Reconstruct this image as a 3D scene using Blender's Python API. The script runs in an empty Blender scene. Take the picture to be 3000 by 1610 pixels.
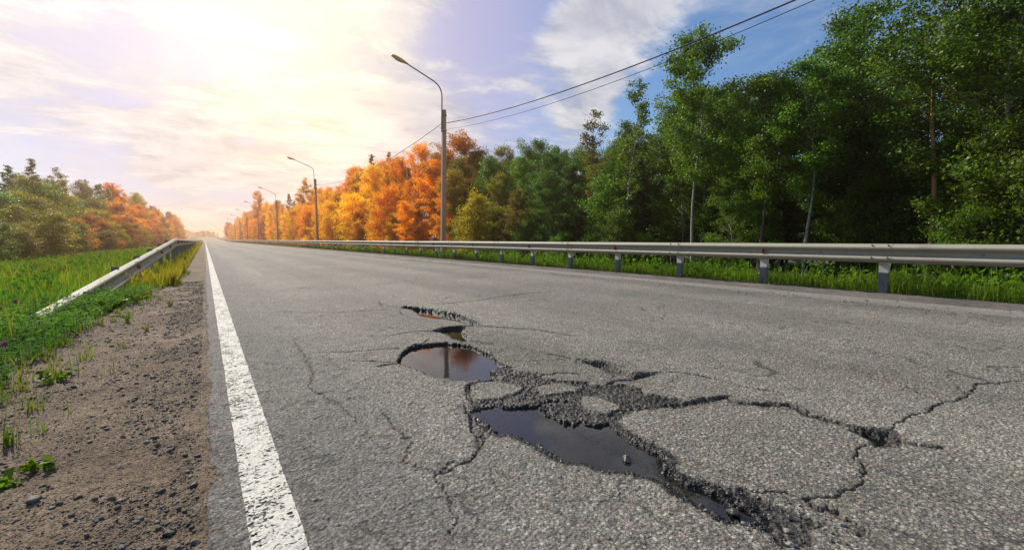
import bpy, bmesh, math, random
import numpy as np
from mathutils import Vector, Matrix, Euler
R = math.radians
PI = math.pi
random.seed(7)
rng = np.random.default_rng(11)

# ------------------------------------------------------------------ camera, sky, sun, exposure
scene = bpy.context.scene
C = scene.collection
cam_d = bpy.data.cameras.new("camera")
cam_d.lens = 16.26
cam_d.sensor_width = 36
cam_d.clip_start = 0.05
cam_d.clip_end = 4000
cam = bpy.data.objects.new("camera", cam_d)
C.objects.link(cam)
CAMH = 0.855
cam.location = (0, 0, CAMH)
cam.rotation_euler = (R(90 - 4.327), 0, R(-33.518))
scene.camera = cam

SUN_AZ, SUN_EL = -11.0, 37.0                 # azimuth clockwise from +Y (the road's direction)
sd = Vector((math.sin(R(SUN_AZ)) * math.cos(R(SUN_EL)), math.cos(R(SUN_AZ)) * math.cos(R(SUN_EL)), math.sin(R(SUN_EL))))
sun_d = bpy.data.lights.new("sun", 'SUN')
sun_d.energy = 4.6
sun_d.angle = R(0.53)
sun_d.color = (1.0, 0.93, 0.82)
sun = bpy.data.objects.new("sun", sun_d)
sun.rotation_euler = sd.to_track_quat('Z', 'Y').to_euler()
C.objects.link(sun)

scene.view_settings.view_transform = 'Standard'
scene.view_settings.look = 'None'
scene.view_settings.exposure = 0.40
scene.view_settings.gamma = 1


class NT:
    """small helper to write node trees"""
    def __init__(s, tree):
        s.t = tree
        s.n = tree.nodes
        s.l = tree.links

    def node(s, typ, **kw):
        n = s.n.new(typ)
        for k, v in kw.items():
            if k.startswith('i_'):
                k = k[2:]
                k = int(k) if k.isdigit() else k.replace('_', ' ')
                s.inp(n, k, v)
            else:
                setattr(n, k, v)
        return n

    def inp(s, n, k, v):
        sk = n.inputs[k]
        if isinstance(v, bpy.types.NodeSocket):
            s.l.new(v, sk)
        elif isinstance(v, bpy.types.Node):
            s.l.new(v.outputs[0], sk)
        else:
            sk.default_value = v

    def math(s, op, a, b=0.0, c=None, clamp=False):
        n = s.n.new('ShaderNodeMath')
        n.operation = op
        n.use_clamp = clamp
        s.inp(n, 0, a)
        s.inp(n, 1, b)
        if c is not None:
            s.inp(n, 2, c)
        return n.outputs[0]

    def vmath(s, op, a, b=(0, 0, 0)):
        n = s.n.new('ShaderNodeVectorMath')
        n.operation = op
        s.inp(n, 0, a)
        s.inp(n, 1, b)
        return n.outputs['Value'] if op in ('DOT_PRODUCT', 'LENGTH') else n.outputs[0]

    def mix(s, fac, a, b, blend='MIX'):
        n = s.n.new('ShaderNodeMix')
        n.data_type = 'RGBA'
        n.blend_type = blend
        s.inp(n, 0, fac)
        s.inp(n, 6, a if isinstance(a, (bpy.types.NodeSocket,)) else (*a[:3], 1))
        s.inp(n, 7, b if isinstance(b, (bpy.types.NodeSocket,)) else (*b[:3], 1))
        return n.outputs[2]

    def ramp(s, fac, stops, interp='LINEAR'):
        n = s.n.new('ShaderNodeValToRGB')
        n.color_ramp.interpolation = interp
        e = n.color_ramp.elements
        while len(e) < len(stops):
            e.new(0.5)
        for i, (p, c) in enumerate(stops):
            e[i].position = p
            e[i].color = (*c[:3], 1) if isinstance(c, (tuple, list)) else (c, c, c, 1)
        s.inp(n, 0, fac)
        return n.outputs[0]

    def noise(s, vec, scale, detail=4, rough=0.55, dist=0.0):
        n = s.n.new('ShaderNodeTexNoise')
        s.inp(n, 'Vector', vec)
        n.inputs['Scale'].default_value = scale
        n.inputs['Detail'].default_value = detail
        n.inputs['Roughness'].default_value = rough
        n.inputs['Distortion'].default_value = dist
        return n.outputs[0]

    def smooth(s, x, a, b):
        n = s.n.new('ShaderNodeMapRange')
        n.interpolation_type = 'SMOOTHSTEP'
        s.inp(n, 0, x)
        n.inputs[1].default_value = a
        n.inputs[2].default_value = b
        return n.outputs[0]


# ---- world: physical sky, cloud layer over it, bright hazy aureole round the sun
world = bpy.data.worlds.new("World")
scene.world = world
world.use_nodes = True
wt = NT(world.node_tree)
for n in list(wt.n):
    wt.n.remove(n)
sky = wt.node('ShaderNodeTexSky', sky_type='NISHITA', sun_disc=False, sun_elevation=R(SUN_EL), sun_rotation=R(SUN_AZ),
              altitude=50, air_density=1.1, dust_density=0.4, ozone_density=2.2)
tc = wt.node('ShaderNodeTexCoord')
dirv = wt.vmath('NORMALIZE', tc.outputs['Generated'])
sep = wt.node('ShaderNodeSeparateXYZ', i_0=dirv)
dz = wt.math('MAXIMUM', sep.outputs[2], 0.0)
den = wt.math('ADD', dz, 0.16)
px = wt.math('DIVIDE', sep.outputs[0], den)
py = wt.math('DIVIDE', sep.outputs[1], den)
pl = wt.node('ShaderNodeCombineXYZ', i_0=px, i_1=py, i_2=0.37)
glow_dir = Vector((math.sin(R(8)) * math.cos(R(21)), math.cos(R(8)) * math.cos(R(21)), math.sin(R(21))))
gd = wt.vmath('DOT_PRODUCT', dirv, tuple(glow_dir))
def cl(vec):
    a = wt.noise(vec, 1.35, 12, 0.60, 0.25)
    b = wt.noise(vec, 0.5, 3, 0.5, 0.0)
    return wt.math('MULTIPLY_ADD', b, 0.55, wt.math('MULTIPLY', a, 0.75))


base_m = cl(pl)
base_s = cl(wt.vmath('ADD', pl, (0.03, 0.16, 0.0)))
n3 = wt.noise(wt.vmath('MULTIPLY', pl, (0.8, 1.5, 1.0)), 2.4, 12, 0.62, 0.5)
# cloud cover grows towards the sun's side of the sky
cover = wt.math('MULTIPLY_ADD', wt.smooth(gd, 0.55, 0.90), 0.10, -0.075)
m = wt.math('ADD', base_m, cover)
# heaped clouds and blue gaps at given bearings (azimuth, elevation, angular size, strength)
for az, el, size, amp in ((39, 19, 4.5, .13), (45, 24, 5.0, .12), (51, 27, 4, .05), (43, 30, 4, .05), (-1, 9, 3.0, .08), (4, 10, 3.0, .07), (30, 9, 5, .05), (60, 35, 7, .09), (-13, 6, 5, -.03), (56, 17, 6, -.13), (32, 21, 6.5, -.20), (34, 12, 4, -.10), (36, 31, 4.5, -.16), (-12, 22, 5, -.05)):
    v = (math.sin(R(az)) * math.cos(R(el)), math.cos(R(az)) * math.cos(R(el)), math.sin(R(el)))
    d = wt.smooth(wt.vmath('DOT_PRODUCT', dirv, v), math.cos(R(size * 1.9)), 1.0)
    m = wt.math('MULTIPLY_ADD', d, amp, m)
m = wt.math('ADD', m, wt.math('MULTIPLY', wt.math('SUBTRACT', n3, 0.5), 0.45))
mask = wt.smooth(m, 0.57, 0.74)
lit = wt.smooth(wt.math('SUBTRACT', base_m, base_s), -0.07, 0.10)
lit = wt.math('ADD', wt.math('MULTIPLY', lit, 0.65), wt.math('MULTIPLY', wt.smooth(n3, 0.42, 0.62), 0.50))
thick = wt.smooth(m, 0.66, 0.86)
cloudc = wt.mix(lit, (0.40, 0.44, 0.54), (0.86, 0.85, 0.87))
cloudc = wt.mix(wt.math('MULTIPLY', thick, 0.35), cloudc, (0.62, 0.60, 0.68))
skyc = wt.mix(1.0, sky.outputs[0], (0.066, 0.094, 0.118), 'MULTIPLY')
lil = wt.smooth(gd, 0.78, 0.96)
skyc = wt.mix(wt.math('MULTIPLY', lil, 0.75), skyc, (0.50, 0.47, 0.70))
# thin veil of high cloud
veil = wt.math('MULTIPLY', wt.smooth(wt.noise(wt.vmath('MULTIPLY', pl, (0.7, 0.35, 1.0)), 2.2, 12, 0.66, 1.0), 0.45, 0.75), 0.45)
skyc = wt.mix(veil, skyc, (0.70, 0.72, 0.78))
col = wt.mix(wt.math('MULTIPLY', mask, 0.93), skyc, cloudc)
g1 = wt.math('POWER', wt.math('MAXIMUM', gd, 0.0), 70.0)
g2 = wt.math('POWER', wt.math('MAXIMUM', gd, 0.0), 32.0)
low = (math.sin(R(12)) * math.cos(R(9)), math.cos(R(12)) * math.cos(R(9)), math.sin(R(9)))
g3 = wt.math('POWER', wt.math('MAXIMUM', wt.vmath('DOT_PRODUCT', dirv, low), 0.0), 90.0)
glow = wt.mix(1.0, wt.mix(g1, (0, 0, 0), (0.42, 0.38, 0.12)), wt.mix(g2, (0, 0, 0), (0.16, 0.09, 0.01)), 'ADD')
col = wt.mix(1.0, col, glow, 'ADD')
col = wt.mix(1.0, col, wt.mix(g3, (0, 0, 0), (0.36, 0.16, -0.16)), 'ADD')
bg = wt.node('ShaderNodeBackground', i_0=col, i_1=0.80)
wo = wt.node('ShaderNodeOutputWorld', i_0=bg.outputs[0])


# ------------------------------------------------------------------ helpers
def tag(o, label=None, cat=None, group=None, kind=None):
    if label:
        o['label'] = label
    if cat:
        o['category'] = cat
    if group:
        o['group'] = group
    if kind:
        o['kind'] = kind
    return o


def empty(name, loc=(0, 0, 0), rz=0):
    o = bpy.data.objects.new(name, None)
    o.empty_display_size = 0.2
    C.objects.link(o)
    o.location = loc
    o.rotation_euler = (0, 0, rz)
    return o


def link(name, me, mats=(), parent=None):
    o = bpy.data.objects.new(name, me)
    C.objects.link(o)
    if not isinstance(mats, (list, tuple)):
        mats = (mats,)
    for m_ in mats:
        if m_ is not None:
            me.materials.append(m_)
    if parent:
        o.parent = parent
    return o


def np_mesh(name, verts, faces, smooth=False, attrs=None, matidx=None):
    """verts (n,3); faces (m,k) with k fixed"""
    me = bpy.data.meshes.new(name)
    verts = np.ascontiguousarray(verts, dtype=np.float32)
    faces = np.ascontiguousarray(faces, dtype=np.int32)
    me.vertices.add(len(verts))
    me.vertices.foreach_set('co', verts.ravel())
    k = faces.shape[1]
    me.loops.add(faces.size)
    me.loops.foreach_set('vertex_index', faces.ravel())
    me.polygons.add(len(faces))
    me.polygons.foreach_set('loop_start', np.arange(0, faces.size, k, dtype=np.int32))
    me.polygons.foreach_set('loop_total', np.full(len(faces), k, dtype=np.int32))
    if smooth:
        me.polygons.foreach_set('use_smooth', np.ones(len(faces), dtype=bool))
    if matidx is not None:
        me.polygons.foreach_set('material_index', np.asarray(matidx, dtype=np.int32))
    for an, av in (attrs or {}).items():
        a = me.attributes.new(an, 'FLOAT', 'POINT')
        a.data.foreach_set('value', np.ascontiguousarray(av, dtype=np.float32).ravel())
    me.update(calc_edges=True)
    return me


class MB:
    """collects boxes, tubes, prisms as polygons of one mesh"""
    def __init__(s):
        s.v = []
        s.f = []
        s.m = []

    def add(s, vs, fs, mi=0):
        b = len(s.v)
        s.v += [tuple(v) for v in vs]
        for f in fs:
            s.f.append([b + i for i in f])
            s.m.append(mi)

    def box(s, c, d, mi=0, M=None):
        vs = [Vector((c[0] + sx * d[0] / 2, c[1] + sy * d[1] / 2, c[2] + sz * d[2] / 2)) for sx in (-1, 1) for sy in (-1, 1) for sz in (-1, 1)]
        if M is not None:
            vs = [M @ v for v in vs]
        s.add(vs, [(0, 1, 3, 2), (4, 6, 7, 5), (0, 4, 5, 1), (2, 3, 7, 6), (0, 2, 6, 4), (1, 5, 7, 3)], mi)

    def tube(s, pts, rad, n=8, mi=0, cap=True):
        pts = [Vector(p) for p in pts]
        if not isinstance(rad, (list, tuple)):
            rad = [rad] * len(pts)
        b = len(s.v)
        prev = None
        for i, p in enumerate(pts):
            t = (pts[min(i + 1, len(pts) - 1)] - pts[max(i - 1, 0)]).normalized()
            if prev is None:
                a = t.orthogonal().normalized()
            else:
                a = (prev - t * prev.dot(t)).normalized()
            prev = a
            c_ = t.cross(a)
            for j in range(n):
                an = 2 * PI * j / n
                s.v.append(tuple(p + (a * math.cos(an) + c_ * math.sin(an)) * rad[i]))
        for i in range(len(pts) - 1):
            for j in range(n):
                s.f.append([b + i * n + j, b + i * n + (j + 1) % n, b + (i + 1) * n + (j + 1) % n, b + (i + 1) * n + j])
                s.m.append(mi)
        if cap:
            s.f.append([b + j for j in range(n)][::-1])
            s.m.append(mi)
            s.f.append([b + (len(pts) - 1) * n + j for j in range(n)])
            s.m.append(mi)

    def build(s, name, mats, parent=None, smooth=False, bevel=0):
        me = bpy.data.meshes.new(name)
        me.from_pydata(s.v, [], s.f)
        me.polygons.foreach_set('material_index', s.m)
        if smooth:
            me.polygons.foreach_set('use_smooth', [True] * len(s.f))
        if bevel:
            bm = bmesh.new()
            bm.from_mesh(me)
            bmesh.ops.bevel(bm, geom=bm.edges[:], offset=bevel, segments=2, affect='EDGES', clamp_overlap=True)
            bm.to_mesh(me)
            bm.free()
        me.update()
        return link(name, me, mats, parent)


# ---- numpy noise
def _h(ix, iy, seed=0):
    ix = np.asarray(ix).astype(np.int64)
    iy = np.asarray(iy).astype(np.int64)
    n = (ix * 374761393 + iy * 668265263 + seed * 1442695041) & 0xFFFFFFFF
    n = ((n ^ (n >> 13)) * 1274126177) & 0xFFFFFFFF
    n = (n ^ (n >> 16))
    return (n & 0xFFFFFF) / float(0xFFFFFF)


def vn(x, y, seed=0):
    x0 = np.floor(x)
    y0 = np.floor(y)
    fx = x - x0
    fy = y - y0
    fx = fx * fx * (3 - 2 * fx)
    fy = fy * fy * (3 - 2 * fy)
    a = _h(x0, y0, seed)
    b = _h(x0 + 1, y0, seed)
    c = _h(x0, y0 + 1, seed)
    d = _h(x0 + 1, y0 + 1, seed)
    return (a * (1 - fx) + b * fx) * (1 - fy) + (c * (1 - fx) + d * fx) * fy


def fbm(x, y, oct=4, seed=0):
    s, a, t = 0, 0.5, 0
    for o in range(oct):
        s = s + a * vn(x * 2 ** o, y * 2 ** o, seed + o * 17)
        t += a
        a *= 0.5
    return s / t * 2 - 1


def worley(x, y, seed=0):
    """F1 distance and a random value of the nearest cell"""
    x0 = np.floor(x)
    y0 = np.floor(y)
    best = np.full(x.shape, 9.0)
    rnd = np.zeros(x.shape)
    for i in (-1, 0, 1):
        for j in (-1, 0, 1):
            cx_ = x0 + i
            cy_ = y0 + j
            dx = cx_ + _h(cx_, cy_, seed) - x
            dy = cy_ + _h(cx_, cy_, seed + 5) - y
            d = dx * dx + dy * dy
            k = d < best
            best = np.where(k, d, best)
            rnd = np.where(k, _h(cx_, cy_, seed + 9), rnd)
    return np.sqrt(best), rnd


def sstep(x, a, b):
    t = np.clip((x - a) / (b - a), 0, 1)
    return t * t * (3 - 2 * t)


def sdf_poly(x, y, poly):
    """positive inside"""
    P = np.array(poly)
    d = np.full(x.shape, 1e9)
    ins = np.zeros(x.shape, bool)
    n = len(P)
    for i in range(n):
        ax, ay = P[i]
        bx_, by_ = P[(i + 1) % n]
        ex, ey = bx_ - ax, by_ - ay
        wx, wy = x - ax, y - ay
        t = np.clip((wx * ex + wy * ey) / (ex * ex + ey * ey + 1e-12), 0, 1)
        dd = (wx - ex * t) ** 2 + (wy - ey * t) ** 2
        d = np.minimum(d, dd)
        c1 = (ay <= y) & (by_ > y) & ((ex * wy - ey * wx) > 0)
        c2 = (ay > y) & (by_ <= y) & ((ex * wy - ey * wx) < 0)
        ins ^= (c1 | c2)
    d = np.sqrt(d)
    return np.where(ins, d, -d)


def d_line(x, y, pts):
    """distance to a polyline and the 0..1 position along it"""
    d = np.full(x.shape, 1e9)
    u = np.zeros(x.shape)
    n = len(pts) - 1
    for i in range(n):
        ax, ay = pts[i]
        ex, ey = pts[i + 1][0] - ax, pts[i + 1][1] - ay
        t = np.clip(((x - ax) * ex + (y - ay) * ey) / (ex * ex + ey * ey + 1e-12), 0, 1)
        dd = (x - ax - ex * t) ** 2 + (y - ay - ey * t) ** 2
        k = dd < d
        d = np.where(k, dd, d)
        u = np.where(k, (i + t) / n, u)
    return np.sqrt(d), u


# ---- the lie of the land: flat, then a gentle rise and a bend to the left
def rise(y):
    t = np.clip((np.asarray(y, float) - 215) / 270, 0, 1)
    return 3.1 * t * t * (3 - 2 * t)


def bend(y):
    t = np.maximum((np.asarray(y, float) - 215) / 270, 0)
    return -4.6 * t * t


def land(x, y):
    """height of the verge ground at lateral offset x from the road's left edge"""
    x = np.asarray(x, float)
    zl = -0.04 - 0.30 * sstep(-x, 1.6, 7.0)
    zr = -0.05 - 0.50 * sstep(x, 9.9, 14.0)
    return np.where(x < 4, zl, zr) + rise(y)


def lz(x, y):
    return float(land(x, y))


# ------------------------------------------------------------------ materials
def new_mat(name):
    m_ = bpy.data.materials.new(name)
    m_.use_nodes = True
    t = NT(m_.node_tree)
    for n in list(t.n):
        t.n.remove(n)
    out = t.node('ShaderNodeOutputMaterial')
    return m_, t, out


def simple(name, col, rough=0.6, metal=0.0, var=0.25, scale=8.0, bump=0.0, dirt=None, dirt_lo=0.55, dirt_hi=0.75):
    m_, t, out = new_mat(name)
    tc_ = t.node('ShaderNodeTexCoord').outputs['Object']
    nz = t.noise(tc_, scale, 6, 0.6)
    c = t.mix(nz, tuple(v * (1 - var) for v in col), tuple(min(1, v * (1 + var)) for v in col))
    if dirt:
        c = t.mix(t.smooth(t.noise(tc_, scale * 0.7, 8, 0.7), dirt_lo, dirt_hi), c, dirt)
    b = t.node('ShaderNodeBsdfPrincipled', i_Base_Color=c, i_Roughness=rough, i_Metallic=metal)
    if bump:
        bp = t.node('ShaderNodeBump', i_Strength=bump, i_Height=t.noise(tc_, scale * 4, 6, 0.6), i_Distance=0.01)
        t.inp(b, 'Normal', bp)
    t.inp(out, 0, b)
    return m_


def asphalt_mat():
    m_, t, out = new_mat('asphalt')
    P = t.node('ShaderNodeNewGeometry').outputs['Position']
    wet = t.node('ShaderNodeAttribute', attribute_name='wet').outputs['Fac']
    crk = t.node('ShaderNodeAttribute', attribute_name='crack').outputs['Fac']
    seam = t.node('ShaderNodeAttribute', attribute_name='strip').outputs['Fac']
    v1 = t.node('ShaderNodeTexVoronoi', i_Vector=P, i_Scale=98.0)
    v2 = t.node('ShaderNodeTexVoronoi', i_Vector=P, i_Scale=210.0)
    s1 = t.node('ShaderNodeSeparateColor', i_0=v1.outputs['Color'])
    s2 = t.node('ShaderNodeSeparateColor', i_0=v2.outputs['Color'])
    stone = t.ramp(s1.outputs[0], [(0, (0.085, 0.085, 0.080)), (0.35, (0.155, 0.150, 0.135)), (0.62, (0.215, 0.208, 0.184)), (0.86, (0.32, 0.31, 0.27)), (1, (0.55, 0.53, 0.47))])
    pink = t.mix(t.smooth(s1.outputs[1], 0.90, 0.97), stone, (0.34, 0.22, 0.17))
    fine = t.ramp(s2.outputs[0], [(0, (0.065, 0.064, 0.06)), (0.5, (0.16, 0.155, 0.14)), (1, (0.42, 0.40, 0.36))])
    c = t.mix(0.35, pink, fine)
    # bitumen between the stones
    gap = t.smooth(v1.outputs['Distance'], 0.40, 0.62)
    c = t.mix(t.math('MULTIPLY', gap, 0.62), c, (0.035, 0.034, 0.032))
    big = t.noise(P, 0.55, 5, 0.6)
    c = t.mix(1.0, c, t.ramp(big, [(0.3, (0.86, 0.84, 0.80)), (0.5, (1.07, 1.05, 1.0)), (0.72, (1.26, 1.22, 1.14))]), 'MULTIPLY')
    # long wear streaks along the traffic direction
    st = t.noise(t.vmath('MULTIPLY', P, (2.2, 0.10, 1.0)), 1.0, 5, 0.6)
    c = t.mix(1.0, c, t.ramp(st, [(0.32, 0.86), (0.55, 1.02), (0.70, 1.12)]), 'MULTIPLY')
    c = t.mix(t.math('MULTIPLY', seam, 0.45), c, (0.25, 0.235, 0.215))
    sx_p = t.node('ShaderNodeSeparateXYZ', i_0=P).outputs[0]
    old = t.math('SUBTRACT', 1.0, t.smooth(t.math('ADD', sx_p, t.math('MULTIPLY', t.math('SUBTRACT', t.noise(P, 1.2, 6, 0.65), 0.5), 1.6)), 0.35, 1.25))
    c = t.mix(t.math('MULTIPLY', old, 0.50), c, t.mix(s1.outputs[0], (0.055, 0.053, 0.055), (0.15, 0.142, 0.135)))
    # wheel tracks, polished paler
    wx_ = t.math('SINE', t.math('MULTIPLY_ADD', t.math('ADD', sx_p, t.math('MULTIPLY', t.noise(P, 0.25, 3), 0.6)), 3.49, -2.9))
    c = t.mix(1.0, c, t.ramp(t.math('MULTIPLY_ADD', wx_, 0.5, 0.5), [(0.0, 0.88), (1.0, 1.10)]), 'MULTIPLY')
    med = t.noise(P, 9.0, 5, 0.65)
    c = t.mix(1.0, c, t.ramp(med, [(0.3, 0.84), (0.7, 1.15)]), 'MULTIPLY')
    # web of hairline cracks, only in tired areas
    wv = t.vmath('ADD', P, t.vmath('MULTIPLY', t.node('ShaderNodeTexNoise', i_Vector=P, i_Scale=6.0, i_Detail=5.0).outputs['Color'], (0.22, 0.22, 0)))
    vc = t.node('ShaderNodeTexVoronoi', i_Vector=t.vmath('MULTIPLY', wv, (1, 1, 0)), i_Scale=2.4, feature='DISTANCE_TO_EDGE')
    vd = t.node('ShaderNodeTexVoronoi', i_Vector=t.vmath('MULTIPLY', wv, (1, 1, 0)), i_Scale=7.0, feature='DISTANCE_TO_EDGE')
    tired = t.noise(P, 0.8, 5, 0.6)
    hc = t.math('MULTIPLY', t.math('SUBTRACT', 1.0, t.smooth(vc.outputs['Distance'], 0.005, 0.018)), t.smooth(tired, 0.47, 0.56))
    hd = t.math('MULTIPLY', t.math('SUBTRACT', 1.0, t.smooth(vd.outputs['Distance'], 0.008, 0.032)), t.math('MULTIPLY', t.smooth(t.noise(P, 1.7, 5, 0.6), 0.53, 0.60), old))
    hair = t.math('MULTIPLY', t.math('MAXIMUM', hc, hd), 0.75)
    c = t.mix(hair, c, (0.030, 0.027, 0.024))
    # oily and dusty patches
    c = t.mix(t.math('MULTIPLY', t.smooth(t.noise(P, 0.33, 6, 0.62), 0.52, 0.66), 0.30), c, (0.085, 0.085, 0.082))
    mud = t.mix(t.noise(P, 30, 4), (0.030, 0.024, 0.017), (0.080, 0.062, 0.042))
    c = t.mix(crk, c, mud)
    dark = t.mix(t.smooth(s1.outputs[2], 0.86, 0.98), t.mix(s2.outputs[1], (0.005, 0.005, 0.005), (0.018, 0.017, 0.016)), (0.11, 0.105, 0.095))
    c = t.mix(wet, c, dark)
    rough = t.math('MULTIPLY_ADD', wet, -0.42, 0.86)
    rough = t.math('ADD', rough, t.math('MULTIPLY', t.math('SUBTRACT', s2.outputs[2], 0.5), 0.22))
    h1 = t.math('SUBTRACT', 1.0, t.math('POWER', v1.outputs['Distance'], 2.0))
    h = t.math('ADD', t.math('MULTIPLY', h1, 0.6), t.math('MULTIPLY', t.math('SUBTRACT', 1.0, v2.outputs['Distance']), 0.35))
    h = t.math('ADD', h, t.math('MULTIPLY', s1.outputs[1], 0.25))
    bp = t.node('ShaderNodeBump', i_Strength=0.9, i_Distance=0.0055, i_Height=h)
    b = t.node('ShaderNodeBsdfPrincipled', i_Base_Color=c, i_Roughness=rough, i_Normal=bp.outputs[0])
    t.inp(b, 'Specular IOR Level', t.math('MULTIPLY_ADD', wet, -0.12, 0.40))
    t.inp(out, 0, b)
    return m_


def gravel_mat(name='shoulder_soil', sand=(0.290, 0.215, 0.145), dark=(0.065, 0.058, 0.052)):
    m_, t, out = new_mat(name)
    P = t.node('ShaderNodeNewGeometry').outputs['Position']
    v1 = t.node('ShaderNodeTexVoronoi', i_Vector=P, i_Scale=75.0)
    v2 = t.node('ShaderNodeTexVoronoi', i_Vector=P, i_Scale=230.0)
    s1 = t.node('ShaderNodeSeparateColor', i_0=v1.outputs['Color'])
    s2 = t.node('ShaderNodeSeparateColor', i_0=v2.outputs['Color'])
    c = t.mix(s2.outputs[0], tuple(v * 0.6 for v in sand), tuple(min(1, v * 1.45) for v in sand))
    v3 = t.node('ShaderNodeTexVoronoi', i_Vector=P, i_Scale=130.0)
    s3 = t.node('ShaderNodeSeparateColor', i_0=v3.outputs['Color'])
    area = t.noise(P, 2.2, 5, 0.6)
    isst = t.math('MULTIPLY', t.smooth(t.math('ADD', s1.outputs[0], t.math('MULTIPLY', area, 0.9)), 0.98, 1.04), t.math('SUBTRACT', 1.0, t.smooth(v1.outputs['Distance'], 0.30, 0.46)))
    iss3 = t.math('MULTIPLY', t.smooth(t.math('ADD', s3.outputs[0], t.math('MULTIPLY', area, 0.8)), 0.90, 0.96), t.math('SUBTRACT', 1.0, t.smooth(v3.outputs['Distance'], 0.34, 0.50)))
    pc = t.mix(s1.outputs[1], tuple(v * 0.7 for v in dark), tuple(v * 2.4 for v in dark))
    pc3 = t.mix(s3.outputs[1], tuple(v * 0.7 for v in dark), tuple(v * 2.8 for v in dark))
    c = t.mix(iss3, c, pc3)
    c = t.mix(isst, c, pc)
    c = t.mix(1.0, c, t.ramp(t.noise(P, 1.3, 6, 0.65), [(0.3, 0.55), (0.55, 0.95), (0.75, 1.18)]), 'MULTIPLY')
    c = t.mix(1.0, c, t.ramp(t.noise(P, 14, 6, 0.7), [(0.3, 0.70), (0.7, 1.18)]), 'MULTIPLY')
    h = t.math('ADD', t.math('MULTIPLY', isst, 1.2), t.math('MULTIPLY', iss3, 0.6))
    h = t.math('ADD', h, t.math('MULTIPLY', t.noise(P, 150, 6, 0.75), 1.1))
    bp = t.node('ShaderNodeBump', i_Strength=1.0, i_Distance=0.011, i_Height=h)
    b = t.node('ShaderNodeBsdfPrincipled', i_Base_Color=c, i_Roughness=0.92, i_Normal=bp.outputs[0])
    b.inputs['Specular IOR Level'].default_value = 0.2
    t.inp(out, 0, b)
    return m_


def paint_mat():
    m_, t, out = new_mat('worn_white_paint')
    P = t.node('ShaderNodeNewGeometry').outputs['Position']
    v1 = t.node('ShaderNodeTexVoronoi', i_Vector=P, i_Scale=85.0)
    s1 = t.node('ShaderNodeSeparateColor', i_0=v1.outputs['Color'])
    nz = t.noise(P, 70, 8, 0.72)
    nb = t.noise(P, 5, 6, 0.65)
    scr = t.noise(t.vmath('MULTIPLY', P, (0.55, 1.3, 1.0)), 42, 7, 0.68, 0.6)
    c = t.mix(nz, (0.42, 0.405, 0.36), (0.60, 0.585, 0.52))
    c = t.mix(t.math('MULTIPLY', t.smooth(t.noise(P, 22, 5, 0.65), 0.5, 0.72), 0.5), c, (0.30, 0.285, 0.25))
    worn = t.math('ADD', t.math('MULTIPLY', t.smooth(v1.outputs['Distance'], 0.42, 0.62), 0.085), t.math('MULTIPLY', scr, 0.75))
    worn = t.math('ADD', worn, t.math('ADD', t.math('MULTIPLY', nb, 0.42), t.math('MULTIPLY', nz, 0.20)))
    hole = t.smooth(worn, 0.765, 0.80)
    bp = t.node('ShaderNodeBump', i_Strength=0.40, i_Distance=0.0015, i_Height=t.math('ADD', t.math('MULTIPLY', nz, 0.5), t.math('SUBTRACT', 1.0, v1.outputs['Distance'])))
    b = t.node('ShaderNodeBsdfPrincipled', i_Base_Color=c, i_Roughness=0.75, i_Normal=bp.outputs[0])
    t.inp(b, 'Alpha', t.math('SUBTRACT', 1.0, hole))
    t.inp(out, 0, b)
    return m_


def water_mat():
    m_, t, out = new_mat('puddle_water')
    P = t.node('ShaderNodeNewGeometry').outputs['Position']
    bp = t.node('ShaderNodeBump', i_Strength=0.10, i_Distance=0.002, i_Height=t.noise(t.vmath('MULTIPLY', P, (1, 2.0, 1)), 26, 3, 0.5))
    gl = t.node('ShaderNodeBsdfGlossy', i_Roughness=0.0, i_Normal=bp.outputs[0])
    gl.inputs[0].default_value = (1, 1, 1, 1)
    tr = t.node('ShaderNodeBsdfTransparent')
    tr.inputs[0].default_value = (0.50, 0.50, 0.46, 1)
    silt = t.node('ShaderNodeBsdfDiffuse')
    silt.inputs[0].default_value = (0.016, 0.016, 0.015, 1)
    body = t.node('ShaderNodeMixShader', i_0=t.math('MULTIPLY_ADD', t.smooth(t.noise(P, 7, 5, 0.6), 0.35, 0.7), 0.25, 0.30), i_1=tr.outputs[0], i_2=silt.outputs[0])
    fr = t.node('ShaderNodeFresnel', i_IOR=1.42, i_Normal=bp.outputs[0])
    mx = t.node('ShaderNodeMixShader', i_0=fr.outputs[0], i_1=body.outputs[0], i_2=gl.outputs[0])
    t.inp(out, 0, mx)
    return m_


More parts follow.
